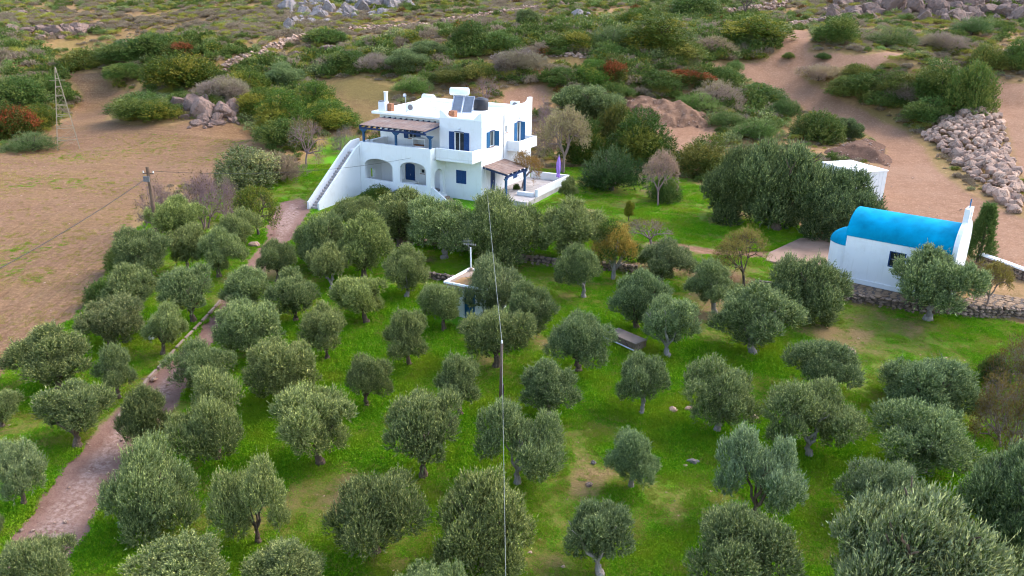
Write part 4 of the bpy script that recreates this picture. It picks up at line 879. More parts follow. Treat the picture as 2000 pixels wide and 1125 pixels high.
def bush_proto(seed, W_=3.0, H_=2.0, nlobes=16, nsprig=3000, n_per=8, L=0.085, Wd=0.048, ground_hug=True, tall=False, spread=0.55, up=0.4, slen=(0.15, 0.35), stem=0.0, tipfrac=0.34):
    rs = np.random.RandomState(seed); R_ = W_/2; lob = []; tr = MB()
    limb(tr, (0, 0, -0.3), (0, 0, H_*0.5), 0.12 if not stem else 0.17, 0.06, rs, 6, 0.1, 3)
    for i in range(nlobes):
        a = 2*PI*(i*0.618)+rs.uniform(-0.4, 0.4); f = math.sqrt((i+0.5)/nlobes); rr = R_*0.66*f; s_ = R_*rs.uniform(0.2, 0.4)
        top = H_*(1-0.55*f**1.8)*rs.uniform(0.82, 1.08); z = max(top-s_*0.8, (s_*0.3 if not stem else H_*stem))
        e = (math.cos(a)*rr, math.sin(a)*rr, z); lob.append((e, (s_, s_, max(s_*0.8, min(top-z, s_*1.3)))))
        if not stem and z > s_*1.2: lob.append(((e[0]*1.05, e[1]*1.05, z*0.45), (s_, s_, s_*0.9)))
        limb(tr, (0, 0, H_*0.15), e, 0.05, 0.02, rs, 5, 0.1, 3)
    p, d = sprigs_on_lobes(lob, nsprig, rs, up, -0.6 if not stem else -0.8, 0.25); ok = p[:, 2] > 0.02; p = p[ok]; d = d[ok]; lr = rs.rand(len(lob))[LAST_K[ok]]; tb = np.where(lr > 1-tipfrac, 0.55, 0.05)+rs.rand(len(p))*0.2
    sl = rs.uniform(*slen, len(p)); me, v = leaf_mesh('crown', p, d, n_per, L, Wd, sl, spread, rs, M['mastic'], extra_tip=0.2, tipbase=tb)
    tm = tr.mesh('trunk', M['barkdark']); w_, h_ = extent(v); return dict(trunk=tm, crown=me, w=w_, h=h_)
def bare_proto(seed, H_=4.5, W_=4.0, stem=0.28, depth=5, nleaf=500, multi=1, r0=0.13, twiggy=1.0):
    rs = np.random.RandomState(seed); tr = MB(); ends = []
    def grow(p, d, L, r, k):
        n = 3 if k > 1 else 2; pts = [tuple(p)]; q = p.copy(); dd = d.copy()
        for i in range(n): dd = unit(dd+rs.randn(3)*0.16+np.array([0, 0, 0.04])); q = q+dd*L/n; pts.append(tuple(q))
        tr.tube(pts, [r+(r*0.62-r)*i/n for i in range(n+1)], 7 if k >= depth-1 else (4 if k > 1 else 3), k >= depth-1, k > 1)
        if k <= 2: ends.append((q, dd))
        if k == 0: return
        nb = rs.randint(3, 5) if k < depth else rs.randint(4, 6)
        a0 = rs.uniform(0, 6.28)
        for b in range(nb):
            a = a0+2*PI*b/nb+rs.uniform(-0.4, 0.4); s_ = rs.uniform(0.45, 0.85) if k < depth else rs.uniform(0.5, 0.95)
            ax = unit(np.cross(dd, [0.3, 0.2, 1.0] if abs(dd[2]) < 0.9 else [1.0, 0.1, 0])); ay = np.cross(dd, ax)
            nd = unit(dd*math.cos(s_)+(ax*math.cos(a)+ay*math.sin(a))*math.sin(s_)); grow(q if b else q, nd, L*rs.uniform(0.62, 0.82), r*rs.uniform(0.5, 0.62), k-1)
    for m_ in range(multi):
        a = 2*PI*m_/max(multi, 1); d = np.array([0.0, 0.0, 1.0]) if multi == 1 else unit(np.array([math.cos(a)*0.55, math.sin(a)*0.55, 1.0]))
        st_ = np.array([math.cos(a)*0.15*(multi > 1), math.sin(a)*0.15*(multi > 1), -0.3]); grow(st_, d, H_*stem, r0, depth)
    tm = tr.mesh('trunk', M['twig']); v = np.array(tr.v); w_, h_ = extent(v)
    s = W_/w_; 
    e = np.array([x[0] for x in ends]); ed = np.array([x[1] for x in ends]); k = rs.choice(len(e), nleaf)
    me, vv = leaf_mesh('crown', e[k]+rs.randn(nleaf, 3)*0.06, unit(ed[k]+rs.randn(nleaf, 3)*0.4), 3, 0.09, 0.05, rs.uniform(0.1, 0.3, nleaf), 0.6, rs, M['dryleaf'])
    return dict(trunk=tm, crown=me, w=w_, h=h_)
OL = [olive_proto(11), olive_proto(12, nlobes=12), olive_proto(13, stem=0.24, H_=4.0, nlobes=10), olive_proto(14, twin=True, W_=5.0, nlobes=12), olive_proto(15, H_=4.6, nlobes=12, stem=0.17),
      olive_proto(16, lean=0.35, nlobes=11), olive_proto(17, W_=4.2, H_=4.2, nlobes=9, stem=0.26), olive_proto(18, W_=5.2, H_=3.9, nlobes=13, flat=0.55), olive_proto(19, nlobes=9, H_=4.3)]
OLB = [olive_proto(31, W_=4.8, H_=4.0, stem=0.14, nlobes=16, nsprig=11000, drop=0.62), olive_proto(32, W_=4.6, H_=4.4, stem=0.12, nlobes=15, nsprig=11000, drop=0.62)]     # fuller, down to the ground
BU = [bush_proto(41), bush_proto(42, nlobes=12), bush_proto(43, H_=1.7, nlobes=15), bush_proto(44, W_=3.2, H_=2.3, nlobes=11)]
BIG = [bush_proto(51, W_=5, H_=4.2, nlobes=18, nsprig=4800, L=0.12, Wd=0.065, n_per=8, slen=(0.2, 0.45)), bush_proto(52, W_=5, H_=4.6, nlobes=14, nsprig=4800, L=0.12, Wd=0.065, n_per=8, slen=(0.2, 0.45))]
FINE = [bush_proto(61, L=0.08, Wd=0.018, n_per=12, nsprig=2800, up=0.7, spread=0.35), bush_proto(62, H_=1.5, L=0.08, Wd=0.02, n_per=12, nsprig=2800, up=0.6, spread=0.4, nlobes=9)]
BR = [bare_proto(71), bare_proto(72, stem=0.22, depth=5), bare_proto(73, multi=4, stem=0.2, r0=0.08, depth=5, nleaf=300), bare_proto(74, multi=5, stem=0.2, r0=0.075, depth=5, nleaf=200)]
BRL = [bare_proto(75, nleaf=3000), bare_proto(76, stem=0.22, nleaf=3000)]
prng = random.Random(99)
def place(proto, px, py, wpx, ytop, name, label, cat, group=None, trunk=None, crown=None, tint=(1, 1, 1), near_edge=False, rz=None, hmax=1.5, hmin=0.5):
    """stand a plant on the ground where the photograph shows its foot, at the size it has there"""
    g = ground(px, py) if py < 1150 else at_z(px, py, -0.2)
    if py >= 1150: g = np.array([g[0], g[1], gh(g[0], g[1])])
    depth = float((g-CO) @ FWD); wm = wpx*depth/FPX; dep = math.atan2(CAMH-g[2], math.hypot(g[0], g[1]))
    if near_edge:
        k = 0.42*wm; hd = unit(np.array([g[0], g[1]])); g = np.array([g[0]+hd[0]*k, g[1]+hd[1]*k, 0]); g[2] = gh(g[0], g[1]); depth = float((g-CO) @ FWD)
    _, yb = project(g); E = (yb-ytop)*depth/FPX; lo, hi = 0.1, 30.0; a = wm/2
    for _i in range(40):
        H_ = (lo+hi)/2; e = 0.58*H_*math.cos(dep)+math.sqrt((0.42*H_*math.cos(dep))**2+(a*math.sin(dep)*0.9)**2)
        if e < E: lo = H_
        else: hi = H_
    H_ = min(max(H_, hmin*wm), hmax*wm); sc = wm/proto['w']; sz = H_/proto['h']
    t = empty(name, (g[0], g[1], g[2]-0.03), prng.uniform(0, 6.28) if rz is None else rz); t.scale = (sc, sc*prng.uniform(0.94, 1.06), sz)
    if 'olive' in name: t.rotation_euler = (prng.uniform(-0.13, 0.13), prng.uniform(-0.13, 0.13), t.rotation_euler.z)
    tag(t, label, cat, group)
    tk = link('trunk', proto['trunk'], t); c = link('crown', proto['crown'], t)
    if trunk: tk.material_slots[0].link = 'OBJECT'; tk.material_slots[0].material = M[trunk]
    if crown: c.material_slots[0].link = 'OBJECT'; c.material_slots[0].material = M[crown]
    v = prng.uniform(0.88, 1.12); wv = prng.uniform(0.94, 1.06); c.color = (tint[0]*v*wv, tint[1]*v, tint[2]*v/wv, 1)
    return t

# ================================================================ olive trees, one by one: crown left, top, right; foot x, y
pale = 'barkpale'
OLIVES = [
 (-8,865,100, 48,985, 0, 'olive tree left of the driveway at the left edge, leaning grey trunk, lowest but one', 0),
 (45,750,195, 152,872, 5, 'olive tree left of the driveway with bare upright trunk right of its crown', 0),
 (10,635,180, 115,765, 4, 'large olive tree at the field edge left of the driveway, broad dark crown', 0),
 (-40,755,45, 5,832, 2, 'olive tree cut by the left edge of the picture below the field corner', 0),
 (185,675,265, 233,778, 6, 'small slender olive tree beside the middle of the driveway', 0),
 (135,580,258, 215,680, 1, 'grey olive tree on the field edge just above the big dark one', 0),
 (265,590,350, 318,692, 6, 'small round olive tree with straight pale trunk left of the driveway kerb', 0),
 (195,512,310, 270,608, 4, 'olive tree on the field edge third from the utility pole', 0),
 (300,520,415, 378,628, 5, 'olive tree with spreading bare limbs beside the upper driveway', 0),
 (235,445,345, 295,548, 1, 'olive tree on the field edge directly below the utility pole', 0),
 (320,440,400, 365,530, 0, 'olive tree right beside the foot of the utility pole', 0),
 (375,445,470, 428,540, 4, 'dense olive tree beside the top bend of the driveway', 0),
 (290,385,405, 358,478, 8, 'pale green olive tree just behind the utility pole', 0),
 (420,410,512, 468,490, 7, 'wide low olive tree left of the upper driveway near the stairs', 0),
 (-30,990,14, -8,1060, 2, 'sliver of an olive tree at the left edge beside the lower driveway', 0),
 (430,520,535, 484,612, 4, 'olive tree right of the driveway where it narrows', 0),
 (525,532,628, 578,627, 2, 'olive tree with forked open trunk below the twin dark olives', 0),
 (428,578,562, 492,692, 1, 'broad olive tree right of the driveway, third from the stairs', 0),
 (328,668,465, 392,768, 7, 'low wide olive tree overhanging the middle of the driveway', 0),
 (595,597,693, 640,702, 2, 'olive tree with short dark twin trunk left of centre', 0),
 (655,537,775, 716,630, 0, 'bright round olive tree left of the pump shed', 0),
 (480,653,625, 553,784, 1, 'broad olive tree with dark forked trunk, second row from the driveway', 0),
 (750,605,848, 800,714, 6, 'neat round olive tree below the pump shed on bare ground', 0),
 (660,692,752, 716,794, 8, 'small olive tree with slim trunk in the centre left of the grove', 0),
 (835,700,935, 900,812, 6, 'thin ragged olive tree left of the cable pole', 0),
 (230,750,340, 282,885, 4, 'dark round olive tree with foliage to the ground beside the driveway', 0),
 (330,735,508, 428,898, 3, 'large two lobed olive tree right of the lower driveway', 0),
 (540,757,712, 626,906, 0, 'large wide olive tree with short thick trunk, left of centre', 0),
 (740,773,898, 826,932, 5, 'large olive tree with crooked brown trunk below the cable pole, left side', 0),
 (920,785,1100, 1010,945, 3, 'large olive tree crossed by the cable, pale forked trunk at right', 1),
 (210,870,372, 292,1038, 9, 'dense olive tree right of the driveway near the bottom left corner', 0),
 (430,885,583, 505,1060, 3, 'two tiered olive tree with sparse low foliage near bottom left', 0),
 (635,910,830, 735,1078, 7, 'wide olive tree without visible trunk below the crooked trunk one', 0),
 (853,925,1045, 945,1108, 9, 'dense globe shaped olive tree left of the cable at the bottom', 0),
 (20,1048,172, 95,1178, 0, 'olive tree cut by the bottom edge at the foot of the driveway', 0),
 (235,1060,450, 342,1200, 1, 'wide olive tree cut by the bottom edge, second from left', 0),
 (480,1060,655, 566,1195, 4, 'olive tree cut by the bottom edge, third from left', 0),
 (770,1100,912, 842,1225, 0, 'tip of an olive tree at the bottom edge left of the cable', 0),
 (1100,990,1248, 1172,1122, 5, 'olive tree with twisted pale trunk at the bottom centre right', 1),
 (1330,985,1545, 1435,1160, 8, 'broad olive tree cut by the bottom edge right of the twisted trunk one', 0),
 (1580,965,1885, 1735,1250, 10, 'biggest feathery grey olive tree at the bottom right', 0),
 (1915,1060,2060, 1988,1195, 4, 'olive tree in the bottom right corner', 0),
 (1880,865,2070, 1968,1070, 9, 'dark dense olive tree cut by the right edge near the bottom', 1),
 (1620,882,1785, 1703,1015, 7, 'low olive tree behind the biggest feathery grey one', 0),
 (1392,845,1562, 1475,1020, 3, 'grey olive tree with several rounded lobes at lower right', 0),
 (1183,840,1293, 1232,950, 6, 'little olive tree with slim pale trunk beside loose stones', 1),
 (1720,785,1930, 1800,924, 7, 'wide many lobed olive tree with short white trunk near the right edge', 1),
 (1500,735,1690, 1580,892, 3, 'two lobed olive tree with white trunk foot, right part of the grove', 1),
 (1515,665,1670, 1598,780, 8, 'olive tree standing directly behind the two lobed one', 0),
 (1710,690,1897, 1800,805, 9, 'dark wide olive tree on the bank below the chapel', 0),
 (1322,705,1482, 1400,842, 7, 'broad olive tree with white trunk foot above the reddish rocks', 1),
 (1203,695,1308, 1253,810, 8, 'narrow olive tree with white trunk foot below the stone trough', 1),
 (1018,698,1148, 1072,814, 4, 'round olive tree right of the cable pole, white trunk foot', 1),
 (1060,610,1198, 1130,725, 8, 'olive tree beside the left end of the stone trough', 0),
 (900,598,1043, 970,715, 0, 'broad olive tree directly behind the cable pole', 0),
 (1250,583,1370, 1303,697, 5, 'olive tree with open fork and white foot right of the trough', 1),
 (1400,553,1565, 1470,692, 4, 'large dense olive tree left of the chapel walkway wall', 1),
 (1190,525,1305, 1243,642, 4, 'dark olive tree on the lawn below the path', 0),
 (1343,508,1448, 1395,610, 6, 'olive tree with white forked foot below the almond tree', 1),
 (1485,498,1640, 1560,622, 9, 'dark olive tree against the left corner of the chapel wall', 0),
 (1733,488,1897, 1812,624, 2, 'olive tree with curved pale trunk in front of the chapel', 1),
 (1093,478,1187, 1140,580, 8, 'single olive tree with pale trunk on the lawn below the terrace wall', 1),
 (1228,465,1345, 1290,556, 4, 'grey olive tree above the path beside the tree with orange leaves', 0),
 (912,503,1028, 968,614, 9, 'grey topped dark olive tree hiding the right end of the shed', 0),
 (980,555,1080, 1032,655, 1, 'olive tree just right of the shed with reddish sprig on top', 0),
 (808,553,905, 867,645, 0, 'olive tree in front of the left side of the pump shed', 0),
 (740,480,840, 794,580, 4, 'olive tree with pale trunk left of the dry stone wall end', 1),
 (603,478,690, 648,570, 8, 'olive tree with pale foot in front of the twin dark olives', 1),
 (655,418,775, 712,545, 4, 'tall yellowish olive tree, right one of the twin dark olives', 0),
 (575,418,685, 628,525, 9, 'dark spreading olive tree, left one of the twins by the driveway end', 0),
 (500,470,582, 541,550, 8, 'olive tree beside the driveway below the foot of the stairs', 0),
 (640,380,745, 692,446, 7, 'low olive tree beside the stair wall of the house', 0),
 (712,369,850, 782,482, 4, 'olive tree in front of the arcade of the house', 0),
 (800,389,938, 868,505, 1, 'olive tree in front of the porch stair, pale trunk on lawn', 1),
 (914,376,1074, 990,512, 9, 'big olive tree in front of the house corner, crossed by the cable', 0),
 (1035,390,1187, 1112,515, 4, 'big olive tree in front of the house terrace, right of the cable', 0),
 (1088,345,1126, 1106,398, 6, 'very small olive tree below the purple parasol', 0),
 (1360,290,1490, 1425,428, 9, 'left one of the three large dark olive trees before the cabin', 0),
 (1425,285,1596, 1515,448, 10, 'middle one of the three large dark olive trees before the cabin', 0),
 (1540,332,1706, 1628,462, 9, 'right one of the three large dark olive trees before the cabin', 0),
]
PROTO = OL+OLB
for (x0, yt, x1, bx, by, k, lab, pl) in OLIVES:
    dark = by < 470 and bx > 1350; rightside = bx > 1000 and by > 600
    tint = (0.72, 0.80, 0.82) if dark else ((0.92, 0.97, 1.02) if rightside else (1.0, 1.0, 0.95))
    if 'dark' in lab: tint = tuple(c*0.85 for c in tint)
    if 'biggest' in lab: tint = tuple(c*1.18 for c in tint)
    if 'grey' in lab: tint = (tint[0]*1.05, tint[1]*1.03, tint[2]*1.22)
    if 'yellow' in lab or 'bright' in lab or 'pale green' in lab: tint = (tint[0]*1.12, tint[1]*1.08, tint[2]*0.9)
    place(PROTO[k], bx, by, (x1-x0)*0.98, yt, 'olive_tree', lab, 'tree', 'olive trees around the house', pale if pl else None, None, tint)

# ================================================================ other trees
def tree(proto, box, foot, name, label, trunk=None, crown=None, tint=(1, 1, 1), cat='tree', group=None): 
    return place(proto, foot[0], foot[1], box[2]-box[0], box[1], name, label, cat, group, trunk, crown, tint, hmax=2.5)
tree(BRL[0], (1385,450,1507), (1452,556), 'almond_tree', 'almond tree with yellowing leaves and black trunk left of the concrete pad', 'barkdark', 'dryleaf')
tree(BR[1], (1228,425,1332), (1272,482), 'bare_fig_tree', 'leafless grey fig tree on the lawn above the path', 'twig', 'dryleaf', (0.9, 0.9, 0.9))
tree(BRL[0], (1250,300,1327), (1285,402), 'deciduous_tree', 'half bare pinkish tree on the lawn edge right of the round bush', 'twigpurple', 'spiny', (1.1, 1, 1))
tree(BRL[1], (1055,222,1145), (1098,338), 'deciduous_tree', 'half bare tree with greenish twigs just right of the house', 'twig', 'spiny', (1.1, 1.15, 0.8))
tree(BR[3], (1025,195,1092), (1058,300), 'bare_shrub', 'purplish leafless shrub against the back corner of the house', 'twigpurple', 'dryleaf', cat='shrub')
tree(BR[0], (555,230,642), (597,324), 'bare_tree', 'leafless greyish tree left of the house on the grass', 'twigpurple', 'dryleaf', (0.7, 0.6, 0.7))
tree(BR[3], (640,245,705), (675,300), 'bare_shrub', 'brown leafless shrub at the left side of the house terrace', 'twig', 'dryleaf', cat='shrub')
tree(BR[2], (345,340,450), (398,446), 'bare_shrub', 'big purple leafless thicket right of the utility pole top', 'twigpurple', 'dryleaf', (0.6, 0.5, 0.6), cat='shrub')
tree(BR[3], (268,348,355), (312,455), 'bare_shrub', 'purple leafless thicket behind the utility pole', 'twigpurple', 'dryleaf', (0.6, 0.5, 0.6), cat='shrub')
tree(BR[3], (415,345,480), (447,430), 'bare_shrub', 'thin purple leafless shrub at the right end of the thicket row', 'twigpurple', 'dryleaf', (0.6, 0.5, 0.6), cat='shrub')
tree(BRL[1], (465,370,547), (506,458), 'pomegranate_tree', 'small tree with mixed yellow green leaves where the driveway tops out', 'barkdark', 'yellowleaf')
tree(BR[0], (920,150,988), (953,215), 'bare_tree', 'pinkish leafless tree behind the house roof', 'twigpurple', 'dryleaf', (0.8, 0.7, 0.7))
BRS = bare_proto(77, multi=5, stem=0.2, r0=0.08, depth=5, nleaf=3200)
tree(BRS, (1895,735,2040), (1965,875), 'deciduous_tree', 'brown half bare tree cut by the right edge', 'twig', 'dryleaf', (0.85, 0.8, 0.9))
tree(BRS, (1930,655,2050), (1985,765), 'deciduous_tree', 'brownish bare tree at the right edge above the half bare one', 'twig', 'dryleaf', (0.85, 0.8, 0.9))
tree(BRL[1], (1893,515,1965), (1925,606), 'deciduous_tree', 'sparse thin tree with pale yellow leaves right of the chapel walkway', 'twig', 'dryleaf')
tree(BR[1], (1430,-25,1480), (1452,42), 'bare_tree', 'small dark leafless tree standing alone on the top slope', 'barkdark', 'mastic')
tt_ = empty('terrace_tree', hw(1.75, 5.2, 0.55)); tag(tt_, 'small tree with orange brown leaves growing on the house terrace', 'tree'); 
sc_ = 3.4/BRL[0]['w']; tt_.scale = (sc_, sc_, 3.6/BRL[0]['h']); link('trunk', BRL[0]['trunk'], tt_); c = link('crown', BRL[0]['crown'], tt_); c.material_slots[0].link = 'OBJECT'; c.material_slots[0].material = M['orangeleaf']
tree(bush_proto(83, W_=3.6, H_=3.8, stem=0.42, nlobes=14, tipfrac=0.42), (1168,432,1265), (1197,545), 'citrus_tree', 'tree with orange and yellow leaves over dark green beside the path', 'barkpale', 'citrus', (1, 1, 1))
tree(OL[6], (1217,393,1240), (1228,432), 'young_tree', 'very young tree with yellow top alone on the lawn', None, 'yellowleaf', (1.3, 1.2, 1))
# cypress beside the chapel
def cypress_proto(seed):
    rs = np.random.RandomState(seed); n = 2600; z = rs.rand(n)**0.8; a = rs.uniform(0, 2*PI, n); r = (1-z)**0.75*0.9*(0.75+0.25*np.sin(a*3+z*9))*rs.uniform(0.35, 1.0, n)**0.5*np.clip(z*9+0.5, 0.35, 1)+0.05
    p = np.stack([np.cos(a)*r, np.sin(a)*r, 0.15+z*3.6], 1); d = unit(np.stack([np.cos(a)*0.7, np.sin(a)*0.7, np.full(n, 0.8)], 1)+rs.randn(n, 3)*0.2)
    me, v = leaf_mesh('crown', p, d, 9, 0.12, 0.04, rs.uniform(0.2, 0.4, n), 0.4, rs, M['mastic']); tr = MB(); limb(tr, (0, 0, -0.3), (0, 0, 3.2), 0.12, 0.03, rs, 7, 0.02, 4)
    w_, h_ = extent(v); return dict(trunk=tr.mesh('trunk', M['barkdark']), crown=me, w=w_, h=h_)
tree(cypress_proto(5), (1884,398,1937), (1909,512), 'cypress_tree', 'dark pointed conifer beside the right end of the chapel', 'barkdark', 'mastic', (0.85, 0.95, 1.1))

# ================================================================ shrubs and bushes, one by one
SHR = [  # left, top, right, bottom, kind, label
 (-10,150,95,222,'M','large dark green thicket at the left edge behind the lattice tower'),(78,150,140,212,'M','dark green thicket right behind the lattice tower'),
 (-15,205,75,282,'R','bush with red and orange leaves at the left edge of the field'),(55,203,112,262,'Y','yellow green bush between the red bush and the tower'),
 (25,272,112,306,'F','low grey green shrub at the foot of the lattice tower'),(212,130,286,176,'M','round dark bush standing where the field track bends'),
 (130,95,215,142,'D','olive brown bush above the end of the field track'),(205,92,300,140,'M','dark green bush above the field track bend'),
 (258,72,350,128,'M','very dark bush high on the left slope'),(330,80,395,125,'R','reddish green bush beside the very dark one on the left slope'),
 (300,105,425,188,'Y','large bush with yellow patches on the left slope'),(222,180,330,247,'M','spreading dark bush at the far end of the ploughed field'),
 (275,200,352,250,'Y','yellowish low bush at the far field edge below the pale rocks'),(395,150,482,212,'S','purple grey scrub bush beside the pale rocks left of the house'),
 (440,138,520,192,'Y','light green bush above the purple grey scrub left of the house'),(470,172,548,245,'Y','bush with yellow top above the field corner'),
 (528,125,592,188,'O','dark grey green round tree on the slope left of the dry field'),(500,178,605,268,'C','glossy green bush left of the dry field'),
 (570,160,660,240,'C','glossy green bush touching the left edge of the dry field'),(590,195,692,270,'C','glossy light green bush beside the house chimney'),
 (510,232,600,300,'M','dark green bush below the glossy ones left of the house'),(425,288,545,382,'P','large shrub with pinkish leaf tips at the field corner'),
 (515,298,592,366,'S','dark grey shrub next to the one with pinkish leaf tips'),(215,468,272,545,'M','dark bush on the field side of the olives below the utility pole'),
 (175,545,235,612,'M','dark low bush on the field side of the lower olives'),(640,105,722,152,'M','mid green bush at the upper left of the dry field'),
 (600,55,670,102,'M','green bush with reddish top above the small pale rocks'),(700,112,772,156,'S','grey rounded scrub bush above the dry field'),
 (758,98,835,156,'O','grey green bush above the right end of the dry field'),(806,82,868,130,'O','dark grey green round bush above the house chimney'),
 (770,148,845,200,'E','bright blue green bush right behind the house roof'),(845,130,915,180,'D','olive brown bush behind the solar heater'),
 (900,128,968,172,'D','brownish bush behind the roof, right of the solar heater'),(880,45,955,112,'M','dark green bush left of the narrow field strip'),
 (930,62,1015,116,'M','large dark bush at the upper edge of the narrow field strip'),(960,128,1062,168,'S','purplish low bushes below the narrow field strip'),
 (1010,20,1050,60,'O','tall olive brown bush high above the narrow field strip'),(1060,132,1135,188,'M','dark bush at the right end of the narrow field strip'),
 (1120,118,1190,188,'C','big dark green bush with red flowers behind the pale olive'),(1165,110,1222,182,'R','dark bush with bright red patch behind the pale olive'),
 (1148,95,1215,128,'E','pale green dome shaped bush above the one with the red patch'),(1080,62,1165,112,'Y','yellow green bush left of the big yellowing round bush'),
 (1150,52,1235,112,'F','grey green bush touching the big yellowing round bush on the left'),(1225,30,1352,124,'G','largest round bush with yellow and orange top on the slope'),
 (1300,-5,1405,44,'M','dark green thicket at the top edge right of centre'),(1205,18,1265,62,'C','green bush above the largest yellowing round bush'),
 (1355,72,1425,118,'S','grey lavender scrub right of the largest yellowing bush'),(1410,45,1532,112,'Y','green bush with orange edge left of the dirt road top'),
 (1435,75,1492,108,'F','small grey shrub in front of the bush with orange edge'),(1245,138,1325,198,'M','dark bush above the earth heap'),
 (1285,103,1372,142,'D','brown green bush right below the largest yellowing bush'),(1308,138,1388,188,'R','green bush with red flower patch above the earth heap'),
 (1375,130,1445,182,'M','green bush left of the dirt road fork'),(1418,118,1448,152,'E','small upright bright green bush at the road fork'),
 (1345,165,1445,222,'S','wide grey violet scrub bush above the earth clearing'),(1440,165,1525,218,'M','dark green bush along the left side of the dirt road'),
 (1320,190,1405,234,'E','bluish green bushes on the edge of the earth heap'),(1385,218,1452,262,'F','grey green bush right of the earth clearing'),
 (1428,232,1525,288,'E','bright light green bush right of the earth clearing'),(1500,192,1562,240,'F','feathery green bush beside the dirt road'),
 (1540,218,1650,286,'M','large dark bush beside the dirt road above the soil heap'),(1625,232,1682,280,'O','grey green bush at the right end of the large dark roadside bush'),
 (1130,290,1258,392,'T','big round blue green bush on the lawn behind the parasol'),(1322,265,1425,355,'D','olive green bush left of the three large dark olive trees'),
 (1175,165,1232,205,'M','dark bush just above the earth heap left end'),(1526,102,1552,124,'D','tiny dark bush in the middle of the dirt road fork'),
 (1590,104,1622,126,'M','small dark bush between the two arms of the dirt road'),(1552,130,1640,184,'S','grey brown scrub on the bank right of the dirt road'),
 (1630,146,1722,212,'M','dark green bush on the road bank, left of the biggest one'),(1700,140,1790,215,'D','brown green bush on the road bank in the middle'),
 (1720,160,1792,226,'S','violet grey bush low on the road bank'),(1775,118,1880,228,'M','tall dark bush on the road bank above the boulders'),
 (1835,125,1935,248,'M','biggest dark bush on the road bank beside the boulder heap'),(1600,150,1690,218,'D','brown green bush at the foot of the road bank left side'),(1670,175,1760,240,'M','dark green bush at the foot of the road bank in the middle'),(1755,190,1850,258,'M','dark bush at the foot of the road bank beside the boulders'),
 (1635,142,1705,176,'D','small brown bush below the upper arm of the dirt road'),
 (1592,32,1680,98,'M','green bush right of the dirt road top'),
 (1685,55,1792,102,'F','grey green bush below the right hand cliff'),(1790,70,1885,114,'S','grey scrub bush below the cliff near the right edge'),
 (1880,88,1960,150,'D','brownish bush above the upper dirt road at right'),(1945,80,2030,150,'M','green bush cut by the right edge above the upper dirt road'),
 (1903,690,1962,762,'M','dark round bush on the bank left of the brown bare trees'),(712,360,770,402,'C','bright dark green vine below the left arch of the house'),(760,366,822,404,'C','dark green vine below the right arch of the house'),
 (1095,170,1202,256,'O','pale grey olive like tree behind the house, right of the roof'),(1100,235,1185,335,'C','dark green leafy tree right behind the house'),
 (1185,215,1300,340,'C','large very dark green tree at the end of the lawn'),(1165,205,1240,290,'D','dull green tree between the pale grey one and the very dark one'),
 (1150,330,1210,380,'C','small dark bush in front of the very dark tree'),(1268,345,1325,404,'M','dark shrub at the foot of the half bare pinkish tree'),
 (1065,95,1100,118,'M','small green bush at the top of the narrow field strip'),(1850,35,1940,80,'F','pale grey scrub at the foot of the right cliff'),
]
KIND = {'M': (BU, 'mastic', (1, 1, 1)), 'R': (BU, 'redleaf', (1, 1, 1)), 'Y': (BU, 'yellowleaf', (1, 1, 1)), 'F': (FINE, 'bright', (0.85, 0.78, 0.95)), 'D': (BU, 'mastic', (1.5, 1.15, 1.1)),
        'S': (FINE, 'spiny', (1, 1, 1)), 'O': (OLB, 'olive', (0.8, 0.85, 0.85)), 'C': (BIG, 'carob', (0.85, 0.9, 0.9)), 'E': (FINE, 'bright', (1, 1, 1)), 'P': (BU, 'olive', (1.1, 0.95, 0.95)), 'G': (BIG, 'yellowleaf', (1, 0.95, 0.9)), 'T': (FINE, 'bright', (0.40, 0.46, 0.52))}
for i, (x0, y0, x1, y1, kd, lab) in enumerate(SHR):
    ps, mt, ti = KIND[kd]
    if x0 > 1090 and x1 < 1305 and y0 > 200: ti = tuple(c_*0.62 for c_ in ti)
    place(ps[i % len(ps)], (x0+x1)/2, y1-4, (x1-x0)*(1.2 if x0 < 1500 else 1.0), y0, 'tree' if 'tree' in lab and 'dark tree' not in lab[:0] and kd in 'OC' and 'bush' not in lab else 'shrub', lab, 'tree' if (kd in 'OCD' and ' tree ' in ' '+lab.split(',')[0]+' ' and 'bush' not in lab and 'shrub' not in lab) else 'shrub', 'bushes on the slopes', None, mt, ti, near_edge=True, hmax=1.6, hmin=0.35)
s_ = empty('potted_shrub', hw(1.5, 4.4, 0.6)); tag(s_, 'small round green shrub on the terrace at the foot of the little tree', 'shrub'); s_.scale = (0.28, 0.28, 0.3); link('trunk', BU[1]['trunk'], s_); link('crown', BU[1]['crown'], s_)
